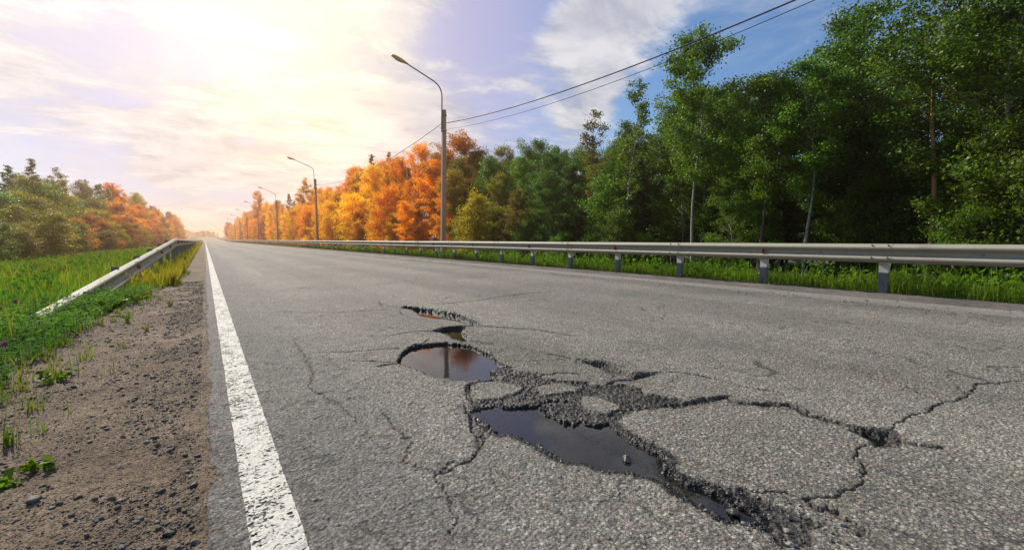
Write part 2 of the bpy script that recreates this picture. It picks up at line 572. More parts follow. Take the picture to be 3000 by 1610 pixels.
def leaf_mat(name, dark, light, trans=0.42, gloss=0.5):
    m_, t, out = new_mat(name)
    g = t.node('ShaderNodeNewGeometry')
    ob = t.node('ShaderNodeTexCoord').outputs['Object']
    r = g.outputs['Random Per Island']
    f = t.math('ADD', t.math('MULTIPLY', r, 0.55), t.math('MULTIPLY', t.smooth(t.noise(ob, 0.9, 3), 0.3, 0.7), 0.45))
    c = t.mix(f, dark, light)
    oi = t.node('ShaderNodeObjectInfo').outputs['Random']
    hs = t.node('ShaderNodeHueSaturation', i_Hue=t.math('MULTIPLY_ADD', oi, 0.03, 0.485), i_Saturation=1.0, i_Value=t.math('MULTIPLY_ADD', oi, 0.5, 0.75), i_Color=c)
    b = t.node('ShaderNodeBsdfPrincipled', i_Base_Color=hs.outputs[0], i_Roughness=gloss)
    b.inputs['Specular IOR Level'].default_value = 0.10 if 'grass' in name or 'clover' in name or 'weed' in name else 0.38
    tl = t.node('ShaderNodeBsdfTranslucent', i_Color=t.mix(1.0, hs.outputs[0], (1.40, 1.22, 0.4) if any(q in name for q in ('gold', 'orange', 'rust')) else (1.25, 1.4, 0.6), 'MULTIPLY'))
    mx = t.node('ShaderNodeMixShader', i_0=trans, i_1=b.outputs[0], i_2=tl.outputs[0])
    t.inp(out, 0, mx)
    return m_


def birch_bark():
    m_, t, out = new_mat('birch_bark')
    ob = t.node('ShaderNodeTexCoord').outputs['Object']
    nz = t.noise(t.vmath('MULTIPLY', ob, (1.0, 1.0, 5.0)), 5, 5, 0.7)
    c = t.mix(t.smooth(nz, 0.52, 0.62), (0.30, 0.275, 0.23), (0.06, 0.05, 0.04))
    b = t.node('ShaderNodeBsdfPrincipled', i_Base_Color=c, i_Roughness=0.7)
    t.inp(out, 0, b)
    return m_


M = dict(
    asphalt=asphalt_mat(), soil=gravel_mat(), paint=paint_mat(), water=water_mat(),
    verge=gravel_mat('verge_gravel', (0.20, 0.175, 0.155), (0.12, 0.11, 0.10)),
    ground=simple('ground_cover', (0.045, 0.052, 0.020), 0.95, 0, 0.5, 1.5),
    galv=simple('galvanised_steel', (0.30, 0.285, 0.22), 0.70, 0.0, 0.14, 2.2, 0.06, (0.20, 0.17, 0.13), 0.52, 0.80),
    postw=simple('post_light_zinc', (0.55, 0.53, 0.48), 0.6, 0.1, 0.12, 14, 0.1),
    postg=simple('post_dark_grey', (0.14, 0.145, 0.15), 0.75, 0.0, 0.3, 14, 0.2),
    bolt=simple('bolt_dark', (0.07, 0.06, 0.05), 0.6, 0.3, 0.2, 20),
    red=simple('reflector_red', (0.42, 0.045, 0.03), 0.4, 0, 0.2, 20),
    refl=simple('reflector_white', (0.62, 0.60, 0.55), 0.35, 0, 0.1, 20),
    conc=simple('pole_concrete', (0.50, 0.29, 0.19), 0.85, 0, 0.22, 5, 0.3, (0.22, 0.19, 0.16)),  # brown-red warmth of the sun flare mixed into the concrete colour
    steel=simple('bracket_steel', (0.34, 0.20, 0.12), 0.55, 0.4, 0.15, 10),
    lamp=simple('lamp_housing', (0.85, 0.45, 0.10), 0.45, 0.2, 0.1, 6),  # orange of the sun flare put into the housing colour
    glassy=simple('lamp_glass', (0.50, 0.48, 0.42), 0.15, 0, 0.1, 6),
    cable=simple('cable_black', (0.03, 0.03, 0.032), 0.6, 0, 0.1, 6),
    birch=birch_bark(),
    bark=simple('brown_bark', (0.12, 0.085, 0.06), 0.9, 0, 0.4, 9, 0.4),
    pinebark=simple('orange_pine_bark', (0.30, 0.15, 0.07), 0.85, 0, 0.35, 7, 0.4),
    stone=simple('dark_stone', (0.060, 0.054, 0.048), 0.7, 0, 0.45, 30, 0.5),
    stonel=simple('pale_stone', (0.24, 0.225, 0.20), 0.75, 0, 0.3, 30, 0.5),
    stoned=simple('dusty_stone', (0.13, 0.105, 0.080), 0.85, 0, 0.35, 30, 0.5),
    stoneb=simple('wet_stone', (0.05, 0.045, 0.04), 0.3, 0, 0.3, 30, 0.4),
    lgreen=leaf_mat('leaf_green', (0.032, 0.074, 0.008), (0.180, 0.300, 0.016)),
    ldark=leaf_mat('leaf_dark_green', (0.022, 0.056, 0.008), (0.115, 0.215, 0.018)),
    lolive=leaf_mat('leaf_olive', (0.085, 0.075, 0.005), (0.34, 0.26, 0.012)),  # olive, also the step from green into the flare tint
    lgold=leaf_mat('leaf_golden', (0.50, 0.27, 0.006), (0.98, 0.60, 0.015), 0.58),  # sun flare's gold painted into the leaf colour; the trees are green
    lorange=leaf_mat('leaf_orange', (0.46, 0.17, 0.006), (0.95, 0.40, 0.010), 0.56),  # same flare light painted in, deeper orange
    lrust=leaf_mat('leaf_rust', (0.22, 0.065, 0.006), (0.56, 0.20, 0.010), 0.45),  # flare light painted into the leaves at its reddest
    lamber=leaf_mat('leaf_amber', (0.16, 0.11, 0.005), (0.55, 0.38, 0.012), 0.48),  # weaker flare tint painted over green foliage
    nspruce=leaf_mat('spruce_needles', (0.012, 0.028, 0.010), (0.04, 0.075, 0.022), 0.12, 0.5),
    nrust=leaf_mat('rusty_needles', (0.22, 0.10, 0.010), (0.52, 0.26, 0.018), 0.4, 0.5),  # conifer needles with the flare's orange put into their colour
    ggreen=leaf_mat('grass_green', (0.045, 0.100, 0.012), (0.20, 0.31, 0.030), 0.4),
    gyellow=leaf_mat('grass_yellow_green', (0.07, 0.095, 0.012), (0.27, 0.29, 0.03), 0.4),
    gdry=leaf_mat('grass_dry', (0.15, 0.11, 0.014), (0.42, 0.33, 0.04), 0.4),
    clover=leaf_mat('clover_leaf', (0.026, 0.075, 0.010), (0.100, 0.210, 0.022), 0.45, 0.9),
    cloverl=leaf_mat('weed_leaf', (0.040, 0.105, 0.010), (0.150, 0.280, 0.025), 0.45, 0.8),
    flower=simple('clover_bloom', (0.42, 0.10, 0.26), 0.8, 0, 0.3, 60),
)

# ------------------------------------------------------------------ potholes and cracks, metres on the road
rim1 = [(1.096,3.073),(1.112,3.151),(1.183,3.291),(1.279,3.434),(1.380,3.535),(1.455,3.545),(1.560,3.536),(1.656,3.504),(1.728,3.395),(1.784,3.309),(1.785,3.154),(1.766,2.955),(1.709,2.755),(1.685,2.620),(1.675,2.554),(1.633,2.590),(1.580,2.609),(1.536,2.561),(1.537,2.478),(1.493,2.408),(1.432,2.397),(1.366,2.432),(1.297,2.444),(1.249,2.495),(1.231,2.571),(1.164,2.626),(1.154,2.728),(1.140,2.830),(1.112,2.927),(1.098,3.018)]
rim2 = [(1.109,2.031),(1.150,2.027),(1.212,2.019),(1.251,2.009),(1.269,1.965),(1.297,1.938),(1.349,1.928),(1.385,1.896),(1.421,1.896),(1.465,1.926),(1.518,1.917),(1.565,1.895),(1.589,1.870),(1.562,1.853),(1.521,1.881),(1.475,1.902),(1.413,1.877),(1.385,1.817),(1.378,1.761),(1.386,1.684),(1.386,1.643),(1.404,1.611),(1.437,1.609),(1.471,1.607),(1.470,1.567),(1.480,1.541),(1.524,1.525),(1.561,1.514),(1.548,1.483),(1.530,1.431),(1.515,1.357),(1.499,1.311),(1.496,1.249),(1.491,1.201),(1.489,1.154),(1.478,1.114),(1.434,1.121),(1.384,1.067),(1.371,1.020),(1.372,0.976),(1.393,0.940),(1.412,0.907),(1.408,0.869),(1.405,0.841),(1.393,0.804),(1.396,0.781),(1.402,0.763),(1.402,0.735),(1.402,0.716),(1.394,0.701),(1.369,0.721),(1.355,0.746),(1.350,0.757),(1.322,0.768),(1.316,0.792),(1.315,0.828),(1.319,0.861),(1.320,0.897),(1.324,0.941),(1.329,0.979),(1.333,1.027),(1.335,1.071),(1.309,1.089),(1.288,1.127),(1.255,1.166),(1.212,1.194),(1.205,1.241),(1.191,1.277),(1.159,1.316),(1.141,1.351),(1.137,1.387),(1.131,1.450),(1.125,1.505),(1.122,1.561),(1.113,1.618),(1.085,1.665),(1.053,1.699),(1.069,1.749),(1.070,1.799),(1.085,1.842),(1.082,1.872),(1.071,1.907),(1.070,1.951),(1.086,1.999)]
rim2 = [(p[0] + (0.014 if i < 50 else -0.012) * (1 if p[1] < 1.1 and p[1] > 0.72 else 0), p[1]) for i, p in enumerate(rim2)]
zoneA = [(1.573,2.614),(1.690,2.576),(1.688,2.460),(1.755,2.341),(1.727,2.219),(1.798,2.122),(1.908,2.049),(1.890,1.981),(1.948,1.927),(2.058,1.870),(2.066,1.774),(2.023,1.688),(2.112,1.523),(1.991,1.434),(1.898,1.495),(1.754,1.546),(1.685,1.527),(1.596,1.504),(1.535,1.515),(1.434,1.611),(1.386,1.684),(1.374,1.775),(1.391,1.854),(1.470,1.948),(1.367,1.941),(1.273,1.980),(1.208,2.023),(1.118,2.035),(1.129,2.099),(1.163,2.258),(1.244,2.378),(1.295,2.406),(1.475,2.386),(1.525,2.387),(1.536,2.486)]
isl = [[(1.247,2.316),(1.336,2.379),(1.453,2.351),(1.485,2.249),(1.496,2.151),(1.385,2.097),(1.263,2.085),(1.196,2.130),(1.184,2.216)],
       [(1.545,2.060),(1.624,2.126),(1.738,2.114),(1.788,1.988),(1.726,1.941),(1.633,1.974),(1.549,2.002)],
       [(1.689,1.855),(1.764,1.806),(1.757,1.659),(1.725,1.610),(1.621,1.601),(1.584,1.659),(1.616,1.753)]]
zoneL = [(1.103,2.141),(1.094,2.005),(1.102,1.871),(1.047,1.718),(0.980,1.677),(0.894,1.595),(0.935,1.691),(0.985,1.832),(1.042,1.995)]
zoneT = [(1.442,0.871),(1.538,0.840),(1.513,0.800),(1.497,0.742),(1.526,0.688),(1.542,0.629),(1.517,0.607),(1.537,0.581),(1.503,0.567),(1.466,0.585),(1.389,0.563),(1.331,0.581),(1.294,0.605),(1.313,0.635),(1.337,0.665),(1.327,0.714),(1.312,0.755),(1.352,0.755),(1.396,0.713),(1.402,0.763),(1.399,0.807),(1.405,0.848)]
zoneG = [(1.830,3.419),(1.911,3.398),(1.976,3.261),(1.933,3.169),(1.835,3.264)]
holeE = [(2.174,2.493),(2.238,2.405),(2.337,2.317),(2.338,2.188),(2.289,2.024),(2.444,1.921),(2.268,1.895),(2.178,1.903),(2.173,2.010),(2.131,2.110),(2.174,2.256)]
holeF = [(2.036,5.659),(2.166,5.764),(2.285,5.596),(2.358,5.375),(2.465,4.908),(2.437,4.517),(2.405,4.275),(2.239,4.008),(2.206,4.119),(2.203,4.262),(2.145,4.498),(2.046,4.668),(1.995,4.810),(2.055,5.118),(2.094,5.346)]
holeG = [(1.730,4.013),(1.930,4.142),(2.121,4.104),(2.175,4.033),(2.016,3.902),(1.979,3.696),(1.843,3.443),(1.782,3.451),(1.773,3.587),(1.809,3.883)]
holeH = [(2.424,0.862),(2.538,0.744),(2.478,0.703),(2.375,0.677),(2.315,0.696),(2.294,0.722),(2.355,0.765),(2.375,0.831)]
# points, half width, depth
cracks = [
 ([(1.944,1.523),(2.054,1.451),(2.208,1.434),(2.321,1.404),(2.294,1.334),(2.380,1.221),(2.481,1.168),(2.444,1.060),(2.417,0.957),(2.426,0.850),(2.452,0.740)], .032, .016),
 ([(1.95,1.93),(2.06,1.96),(2.18,1.90)], .014, .014),
 ([(1.60,2.44),(1.72,2.30),(1.85,2.28),(1.98,2.18)], .010, .012),
 ([(2.05,5.7),(1.9,5.95),(2.0,6.4)], .010, .008),
 ([(3.23,0.73),(3.3,0.86),(3.45,0.98),(3.5,1.2)], .004, .008),
 ([(2.427,0.698),(2.439,0.653),(2.456,0.606),(2.512,0.555)], .013, .018),
 ([(2.446,1.923),(2.516,1.855),(2.572,1.754),(2.589,1.622),(2.575,1.501),(2.597,1.399),(2.653,1.295),(2.603,1.203)], .006, .014),
 ([(2.113,2.700),(2.160,2.630),(2.174,2.493)], .010, .014),
 ([(2.538,0.744),(2.712,0.761),(2.844,0.757),(2.956,0.720),(3.091,0.736),(3.225,0.732),(3.297,0.698),(3.482,0.682),(3.785,0.717),(3.914,0.661),(4.142,0.582)], .005, .014),
 ([(3.708,0.798),(3.579,0.748),(3.482,0.682)], .004, .008),
 ([(4.376,0.790),(4.565,0.646)], .005, .008),
 ([(2.281,0.740),(2.190,0.747),(2.088,0.715),(2.044,0.669),(1.955,0.643),(1.864,0.625),(1.782,0.637),(1.711,0.642),(1.681,0.668),(1.617,0.693),(1.608,0.734),(1.573,0.769),(1.520,0.816)], .0045, .012),
 ([(1.617,0.693),(1.602,0.648),(1.643,0.611),(1.609,0.593),(1.604,0.556),(1.581,0.516),(1.561,0.485),(1.560,0.437),(1.53,0.38)], .012, .018),
 ([(2.121,4.104),(2.243,3.988),(2.371,3.834),(2.510,3.657),(2.623,3.501),(2.661,3.281),(2.737,3.051)], .015, .016),
 ([(2.484,5.661),(2.846,5.662),(3.254,5.702),(3.681,5.873),(4.277,5.967),(4.926,6.010)], .012, .010),
 ([(1.730,4.013),(1.645,4.069),(1.483,4.062),(1.338,4.012)], .010, .012),
 ([(1.084,3.060),(1.023,3.080),(0.924,3.063)], .010, .014),
 ([(1.455,3.545),(1.575,3.685)], .007, .010),
 ([(1.072,3.544),(1.264,3.499)], .006, .008),
 ([(1.086,2.033),(1.015,1.889),(0.966,1.772),(0.978,1.695),(0.926,1.618),(0.882,1.574),(0.822,1.531),(0.791,1.539),(0.737,1.524),(0.690,1.518),(0.661,1.502)], .005, .012),
 ([(0.709,2.262),(0.691,1.979),(0.705,1.822),(0.600,1.679),(0.677,1.518),(0.633,1.357),(0.616,1.236),(0.530,1.115)], .003, .008),
 ([(0.677,1.518),(0.754,1.577),(0.815,1.498)], .003, .008),
 ([(0.687,3.721),(0.890,3.587),(1.239,3.512)], .006, .008),
 ([(0.805,3.361),(1.000,3.167),(1.098,3.077)], .007, .010),
 ([(0.652,6.082),(1.319,5.639),(1.980,5.585)], .010, .008),
 ([(0.613,4.578),(0.578,3.578),(0.548,3.119),(0.464,2.840),(0.535,2.515),(0.567,2.172)], .0035, .006),
 ([(1.283,2.383),(1.195,2.237)], .010, .014),
 ([(1.937,5.385),(1.855,5.071),(1.864,4.684),(1.902,4.588)], .008, .010),
]


def road_surface(x, y):
    """height and the wet / crack / strip masks of the asphalt"""
    z = rise(y)
    near = 1 - sstep(y, 9, 22)
    f1, r1 = worley(x * 88, y * 88, 3)
    z = z + near * (0.0042 * (1 - np.minimum(f1, 1) ** 2) * (0.45 + 0.9 * r1) + 0.003 * fbm(x * 9, y * 9, 3, 5) + 0.004 * fbm(x * 1.1, y * 1.1, 3, 8))
    wet = np.zeros_like(z)
    crk = np.zeros_like(z)
    # the coarse, ravelled surface of the old lane near the edge
    rav = sstep(fbm(x * 16, y * 16, 4, 31), 0.22, 0.55) * (1 - sstep(x, 0.8, 2.0)) * near
    z = z - 0.004 * rav
    crk = np.maximum(crk, 0.35 * rav)
    wx = x + 0.018 * fbm(x * 22, y * 22, 3, 41) + 0.009 * fbm(x * 90, y * 90, 2, 44)
    wy = y + 0.018 * fbm(x * 22 + 40, y * 22, 3, 42) + 0.009 * fbm(x * 90 + 9, y * 90, 2, 45)
    l1, lr = worley(wx * 62, wy * 62, 12)
    l2 = worley(wx * 24, wy * 24, 13)[0]
    lump = 0.55 * (1 - np.minimum(l1, 1) ** 2) * (0.4 + 1.2 * lr) + 0.45 * (1 - np.minimum(l2 * 1.1, 1) ** 2)

    def region(poly, pad):
        P = np.array(poly)
        return (x > P[:, 0].min() - pad) & (x < P[:, 0].max() + pad) & (y > P[:, 1].min() - pad) & (y < P[:, 1].max() + pad)

    def dig(poly, depth, wall, wetpad, wetamt=1.0, mud=0.0):
        k = region(poly, 0.2)
        s = sdf_poly(wx[k], wy[k], poly)
        dd = sstep(s, -0.004, wall)
        zz = z[k]
        # broken shoulder round the hole, lumpy with loose stones
        sh = sstep(s, -wetpad, 0.0)
        zz = zz - 0.009 * sh + 0.011 * sh * (lump[k] - 0.4) * (1 - dd)
        zz = zz - depth * dd * (1 + 0.18 * fbm(x[k] * 9, y[k] * 9, 3, 77)) + 0.006 * dd * lump[k]
        z[k] = zz
        w = sstep(s, -wetpad, -wetpad * 0.55 + 0.004) * wetamt
        wet[k] = np.maximum(wet[k], w)
        if mud:
            crk[k] = np.maximum(crk[k], mud * dd)

    def rough_zone(poly, drop, amt, mud=0.2):
        k = region(poly, 0.1)
        s = sdf_poly(wx[k], wy[k], poly)
        if poly is zoneA:
            for I in isl:
                s = np.minimum(s, -sdf_poly(wx[k], wy[k], I) * 1.0)
        q = sstep(s, -0.006, 0.014)
        z[k] = z[k] - drop * q + 0.013 * q * (lump[k] - 0.35)
        wet[k] = np.maximum(wet[k], q * amt * (0.72 + 0.28 * sstep(fbm(x[k] * 12, y[k] * 12, 3, 55), -0.3, 0.2)))
        crk[k] = np.maximum(crk[k], mud * q)

    rough_zone(zoneA, 0.016, 0.96, 0.5)
    rough_zone(zoneL, 0.015, 0.9)
    rough_zone(zoneT, 0.014, 0.95)
    rough_zone(zoneG, 0.010, 0.6, 0.5)
    dig(rim1, 0.055, 0.020, 0.022)
    dig(rim2, 0.060, 0.020, 0.058)
    dig(holeF, 0.080, 0.045, 0.03, 1.0, 0.3)
    dig(holeG, 0.060, 0.040, 0.03, 1.0, 0.3)
    dig(holeE, 0.038, 0.05, 0.012, 0.55, 1.0)
    dig(holeH, 0.036, 0.05, 0.022, 0.9, 0.6)
    for pts, hw, dep in cracks:
        k = region(pts, 0.12)
        d, u = d_line(wx[k], wy[k], pts)
        tap = np.minimum(1, np.minimum(u, 1 - u) * 6 + 0.35)
        w = hw * tap * (0.7 + 0.7 * vn(x[k] * 25, y[k] * 25, 91))
        q = 1 - sstep(d, w * 0.45, w * 1.15)
        z[k] -= dep * q
        crk[k] = np.maximum(crk[k], q)
        # crumbled lips
        q2 = (1 - sstep(d, w, w * (3.4 if hw < .02 else 2.6))) * (0.4 + 0.9 * vn(x[k] * 40, y[k] * 40, 92))
        z[k] -= 0.003 * q2 * lump[k]
        crk[k] = np.maximum(crk[k], 0.42 * q2)
        if hw > 0.02:
            wet[k] = np.maximum(wet[k], 0.95 * q)
            z[k] += 0.012 * (1 - sstep(d, w, w * 2)) * (lump[k] - 0.45)
    # three shallow potholes far up the lane
    for cx_, cy_, rx, ry in ((1.15, 58, .55, 2.2), (1.30, 45, .75, 1.2), (2.05, 40.5, .55, 1.3), (1.5, 41.5, .35, .7), (1.2, 36.5, .25, .4)):
        s = 1 - np.hypot((x - cx_) / rx, (y - cy_) / ry) + 0.3 * fbm(x * 3, y * 1.2, 3, 61)
        q = sstep(s, 0.0, 0.35)
        z -= 0.03 * q
        crk[:] = np.maximum(crk, 0.8 * q)
    # a paler overlay strip by the right edge, its seam full of dirt
    sx = x + 0.12 * fbm(y * 0.6, y * 0.11, 3, 71)
    strip = sstep(sx, 7.35, 7.55)
    seamd = np.abs(sx - 7.38)
    crk[:] = np.maximum(crk, 0.55 * (1 - sstep(seamd, 0.03, 0.22)) * sstep(fbm(x * 7, y * 3, 4, 73), -0.15, 0.35))
    return z, wet, crk, strip


def spaced(segs):
    """segs: (start, end, step0, step1) joined"""
    out = [segs[0][0]]
    for a, b, s0, s1 in segs:
        v = out[-1]
        while v < b - 1e-6:
            st_ = s0 + (s1 - s0) * (v - a) / (b - a)
            v = min(b, v + st_)
            if b - v < st_ * 0.4:
                v = b
            out.append(v)
    return np.array(out)


def grid_faces(nx, ny):
    i = np.arange(nx - 1)[None, :] + np.arange(ny - 1)[:, None] * nx
    i = i.ravel()
    return np.stack([i, i + 1, i + 1 + nx, i + nx], 1)


xs = spaced([(-0.042, 0.7, .005, .0045), (0.7, 2.62, .0042, .0042), (2.62, 4.8, .006, .012), (4.8, 8.15, .014, .05)])
ys = spaced([(-6, 0.1, .5, .1), (0.1, 0.36, .05, .01), (0.36, 2.7, .0042, .0050), (2.7, 6.2, .0060, .013), (6.2, 24, .016, .11), (24, 120, .13, 1.1), (120, 520, 1.5, 6)])
X, Y = np.meshgrid(xs, ys)
Z, WET, CRK, STR = road_surface(X, Y)
# ragged broken asphalt edges
edge = 0.045 * fbm(Y[:, 0] * 5, Y[:, 0] * 0.3, 4, 21)
XX = X + np.where(X < 0.06, (0.06 - X) / 0.10 * edge[:, None], 0) + bend(Y)
Z = Z - 0.05 * (1 - sstep(X, -0.042, -0.012)) - 0.06 * sstep(X, 8.10, 8.15)
road_me = np_mesh('road', np.stack([XX.ravel(), Y.ravel(), Z.ravel()], 1), grid_faces(len(xs), len(ys)), True,
                  {'wet': WET.ravel(), 'crack': CRK.ravel(), 'strip': STR.ravel()})
road = tag(link('road', road_me, M['asphalt']), 'grey asphalt road with potholes running to the horizon', 'road', kind='structure')

# the painted edge line: a sheet that follows the surface
lx = np.concatenate([[0.070], np.arange(0.073, 0.203, .0045), [0.206]])
ly = ys[ys > 0.2]
LX, LY = np.meshgrid(lx, ly)
LZ = road_surface(LX, LY)[0] + 0.0028
wob = 0.004 * fbm(LY[:, 0] * 14, LY[:, 0] * 0.2, 3, 51)
LXX = LX + np.where((LX < 0.071) | (LX > 0.205), wob[:, None], 0) + bend(LY)
line_me = np_mesh('road_marking', np.stack([LXX.ravel(), LY.ravel(), LZ.ravel()], 1), grid_faces(len(lx), len(ly)), True)
tag(link('road_marking', line_me, M['paint']), 'worn white edge line painted along the left side of the road', 'road marking', kind='structure')

# ---- puddles: level sheets that the rims stand above
def sheet(name, poly, z, grow, label):
    P = np.array(poly)
    c = P.mean(0)
    x0, y0 = P.min(0) - grow
    x1, y1 = P.max(0) + grow
    me = bpy.data.meshes.new(name)
    me.from_pydata([(x0, y0, z), (x1, y0, z), (x1, y1, z), (x0, y1, z)], [], [(0, 1, 2, 3)])
    o = link(name, me, M['water'])
    return tag(o, label, 'puddle', kind='structure')


sheet('water', rim1, -0.024, 0.0, 'round puddle mirroring the lamp post and blue sky')
sheet('water', [p for p in rim2 if p[1] > 0.70], -0.0165, -0.002, 'long dark puddle filling the largest pothole in front')
sheet('water', holeF, -0.052, -0.03, 'thin greenish puddle in the farthest pothole of the near group')
sheet('water', holeG, -0.036, -0.02, 'small greenish puddle just behind the round puddle')
sheet('water', holeH, -0.030, -0.02, 'tiny brown puddle at the end of the thick crack')

# ---- left shoulder: gravel and sand
sx_ = spaced([(-3.0, -1.3, .05, .012), (-1.3, 0.13, .008, .006)])
sy_ = spaced([(-4, 0.8, .5, .05), (0.8, 4.0, .006, .012), (4.0, 12, .014, .09), (12, 60, .1, .9), (60, 520, 1.2, 8)])
SX, SY = np.meshgrid(sx_, sy_)


def shoulder_z(x, y):
    nr = 1 - sstep(y, 8, 20)
    return land(x, y) + 0.012 + nr * (0.010 * fbm(x * 4, y * 4, 4, 101) + 0.008 * fbm(x * 26, y * 26, 4, 102) + 0.0045 * np.clip(1 - worley(x * 45, y * 45, 103)[0] * 1.5, 0, 1)) + 0.012 * sstep(x, -0.25, 0) + 0.030 * sstep(x, -0.12, -0.03) * np.clip(fbm(x * 8, y * 5, 4, 105) + 0.15, 0, 1) * (1 - sstep(x + 0.06 * fbm(x * 14, y * 14, 4, 106), -0.02, 0.05)) - 0.05 * sstep(x, 0.02, 0.10)


SZ = shoulder_z(SX, SY) - 0.12 * (1 - sstep(SX, -3.0, -2.6))
sh_me = np_mesh('gravel_shoulder', np.stack([(SX + bend(SY)).ravel(), SY.ravel(), SZ.ravel()], 1), grid_faces(len(sx_), len(sy_)), True)
tag(link('gravel_shoulder_path', sh_me, M['soil']), 'bare sandy gravel shoulder along the left road edge', 'road shoulder', kind='structure')

# right verge strip of grey gravel
vx = spaced([(8.08, 10.2, .03, .06)])
vy = spaced([(-6, 20, .05, .08), (20, 120, .2, 1.5), (120, 520, 2, 8)])
VX, VY = np.meshgrid(vx, vy)
VZ = land(VX, VY) + 0.02 + 0.012 * fbm(VX * 6, VY * 6, 4, 111) - 0.12 * sstep(VX, 9.8, 10.2)
tag(link('gravel_verge_path', np_mesh('gravel_verge', np.stack([(VX + bend(VY)).ravel(), VY.ravel(), VZ.ravel()], 1), grid_faces(len(vx), len(vy)), True), M['verge']),
    'narrow grey gravel strip between the road and the right guardrail', 'road verge', kind='structure')

# the ground, one sheet to the horizon
gx = np.concatenate([np.linspace(-1500, -60, 12), np.linspace(-50, -12, 14), np.linspace(-11, -2.0, 30), [0, 4, 8, 9.0], np.linspace(9.6, 16, 24), np.linspace(18, 60, 14), np.linspace(100, 1500, 10)])
gy = np.concatenate([np.linspace(-300, -12, 8), np.linspace(-10, 40, 110), np.linspace(42, 520, 120), np.linspace(560, 2500, 14)])
GX, GY = np.meshgrid(gx, gy)
GZ = land(GX, GY) + 0.05 * fbm(GX * 0.7, GY * 0.7, 3, 131) - 0.30 * (sstep(GX, -2.6, -1.9) * (1 - sstep(GX, 9.4, 9.9)))
tag(link('ground', np_mesh('ground', np.stack([(GX + bend(np.minimum(GY, 900))).ravel(), GY.ravel(), GZ.ravel()], 1), grid_faces(len(gx), len(gy)), True), M['ground']),
    'grassy ground on both sides of the road', 'ground', kind='structure')


# ------------------------------------------------------------------ stones
def rock_arrays(seed, sub=1):
    bm = bmesh.new()
    bmesh.ops.create_icosphere(bm, subdivisions=sub, radius=1)
    r_ = random.Random(seed)
    planes = [(Vector((r_.uniform(-1, 1), r_.uniform(-1, 1), r_.uniform(-1, 1))).normalized(), r_.uniform(0.45, 0.8)) for _ in range(9)]
    for v in bm.verts:
        for nrm, dd in planes:
            k = v.co.dot(nrm)
            if k > dd:
                v.co -= nrm * (k - dd)
    vs = np.array([v.co[:] for v in bm.verts])
    vs *= np.array([1, r_.uniform(0.6, 0.9), r_.uniform(0.45, 0.7)])
    fs = np.array([[v.index for v in f.verts] for f in bm.faces])
    bm.free()
    return vs, fs


ROCKS = [rock_arrays(i) for i in range(8)]
ROCKS_FINE = [rock_arrays(i + 40, 3) for i in range(6)]


def scatter_rocks(name, pts, sizes, mats, label, cat, seed=0):
    r_ = np.random.default_rng(seed)
    V, F, MI = [], [], []
    base = 0
    for (x, y, z), s in zip(pts, sizes):
        vs, fs = ROCKS[r_.integers(len(ROCKS))]
        a = r_.uniform(0, 2 * PI)
        ca, sa = math.cos(a), math.sin(a)
        v = vs * s
        v = np.stack([v[:, 0] * ca - v[:, 1] * sa + x, v[:, 0] * sa + v[:, 1] * ca + y, v[:, 2] + z + s * 0.08], 1)
        V.append(v)
        F.append(fs + base)
        MI.append(np.full(len(fs), 0 if r_.random() < 0.8 else 1))
        base += len(vs)
    me = np_mesh(name, np.concatenate(V), np.concatenate(F), False, matidx=np.concatenate(MI))
    return tag(link(name, me, mats), label, cat, kind='stuff')


# shoulder gravel, densest near the asphalt edge
n = 30000
yy = 0.9 + 11 * rng.random(n) ** 2.1
xx = -1.15 * rng.random(n) ** 0.9 - 0.05
xx[: n // 3] = -0.06 - 0.30 * rng.random(n // 3)
keep = fbm(xx * 3.5, yy * 3.5, 3, 140) > -0.28
xx, yy = xx[keep], yy[keep]
ss = 0.0022 + 0.012 * rng.random(len(xx)) ** 14 + 0.0036 * rng.random(len(xx)) ** 2.2
ss *= (1 + 0.10 * yy)
zz = shoulder_z(xx, yy)
scatter_rocks('gravel', list(zip(xx, yy, zz)), ss, [M['stone'], M['stoned']], 'loose dark gravel strewn over the sandy left shoulder', 'gravel', 1)
# debris along the seam at the right edge and crumbs round the potholes
n = 2300
yy = -1 + 34 * rng.random(n) ** 1.5
xx = 7.35 + 0.20 * rng.standard_normal(n) + 0.5 * (rng.random(n) < 0.25) * rng.random(n)
keep = (fbm(yy * 1.3, yy * 0.2, 3, 141) + 0.35 * rng.random(n) > -0.1) & (xx < 9)
xx, yy = xx[keep], yy[keep]
ss = 0.005 + 0.020 * rng.random(len(xx)) ** 4
scatter_rocks('gravel', list(zip(xx, yy, np.zeros(len(xx)) + 0.002)), ss, [M['stone'], M['stonel']], 'scattered dirt crumbs along the right side of the road', 'gravel', 2)
n = 1500
ang = rng.random(n)
px_, py_ = [], []
polys = [rim2, rim2, rim2, zoneA, zoneT, rim1, holeF, holeG, holeE]
for i in range(n):
    P = polys[rng.integers(len(polys))]
    j = rng.integers(len(P))
    a, b = np.array(P[j]), np.array(P[(j + 1) % len(P)])
    p = a + (b - a) * rng.random() + rng.normal(0, 0.028, 2)
    px_.append(p[0])
    py_.append(p[1])
px_, py_ = np.array(px_), np.array(py_)
pz_ = road_surface(px_, py_)[0]
ok = (pz_ > -0.030)
px_, py_, pz_ = px_[ok], py_[ok], pz_[ok]
ss = 0.0022 + 0.009 * rng.random(len(px_)) ** 4 + 0.010 * rng.random(len(px_)) ** 14
scatter_rocks('rubble', list(zip(px_, py_, pz_)), ss, [M['stoneb'], M['stonel']], 'loose black asphalt crumbs round the rims of the potholes', 'rubble', 3)

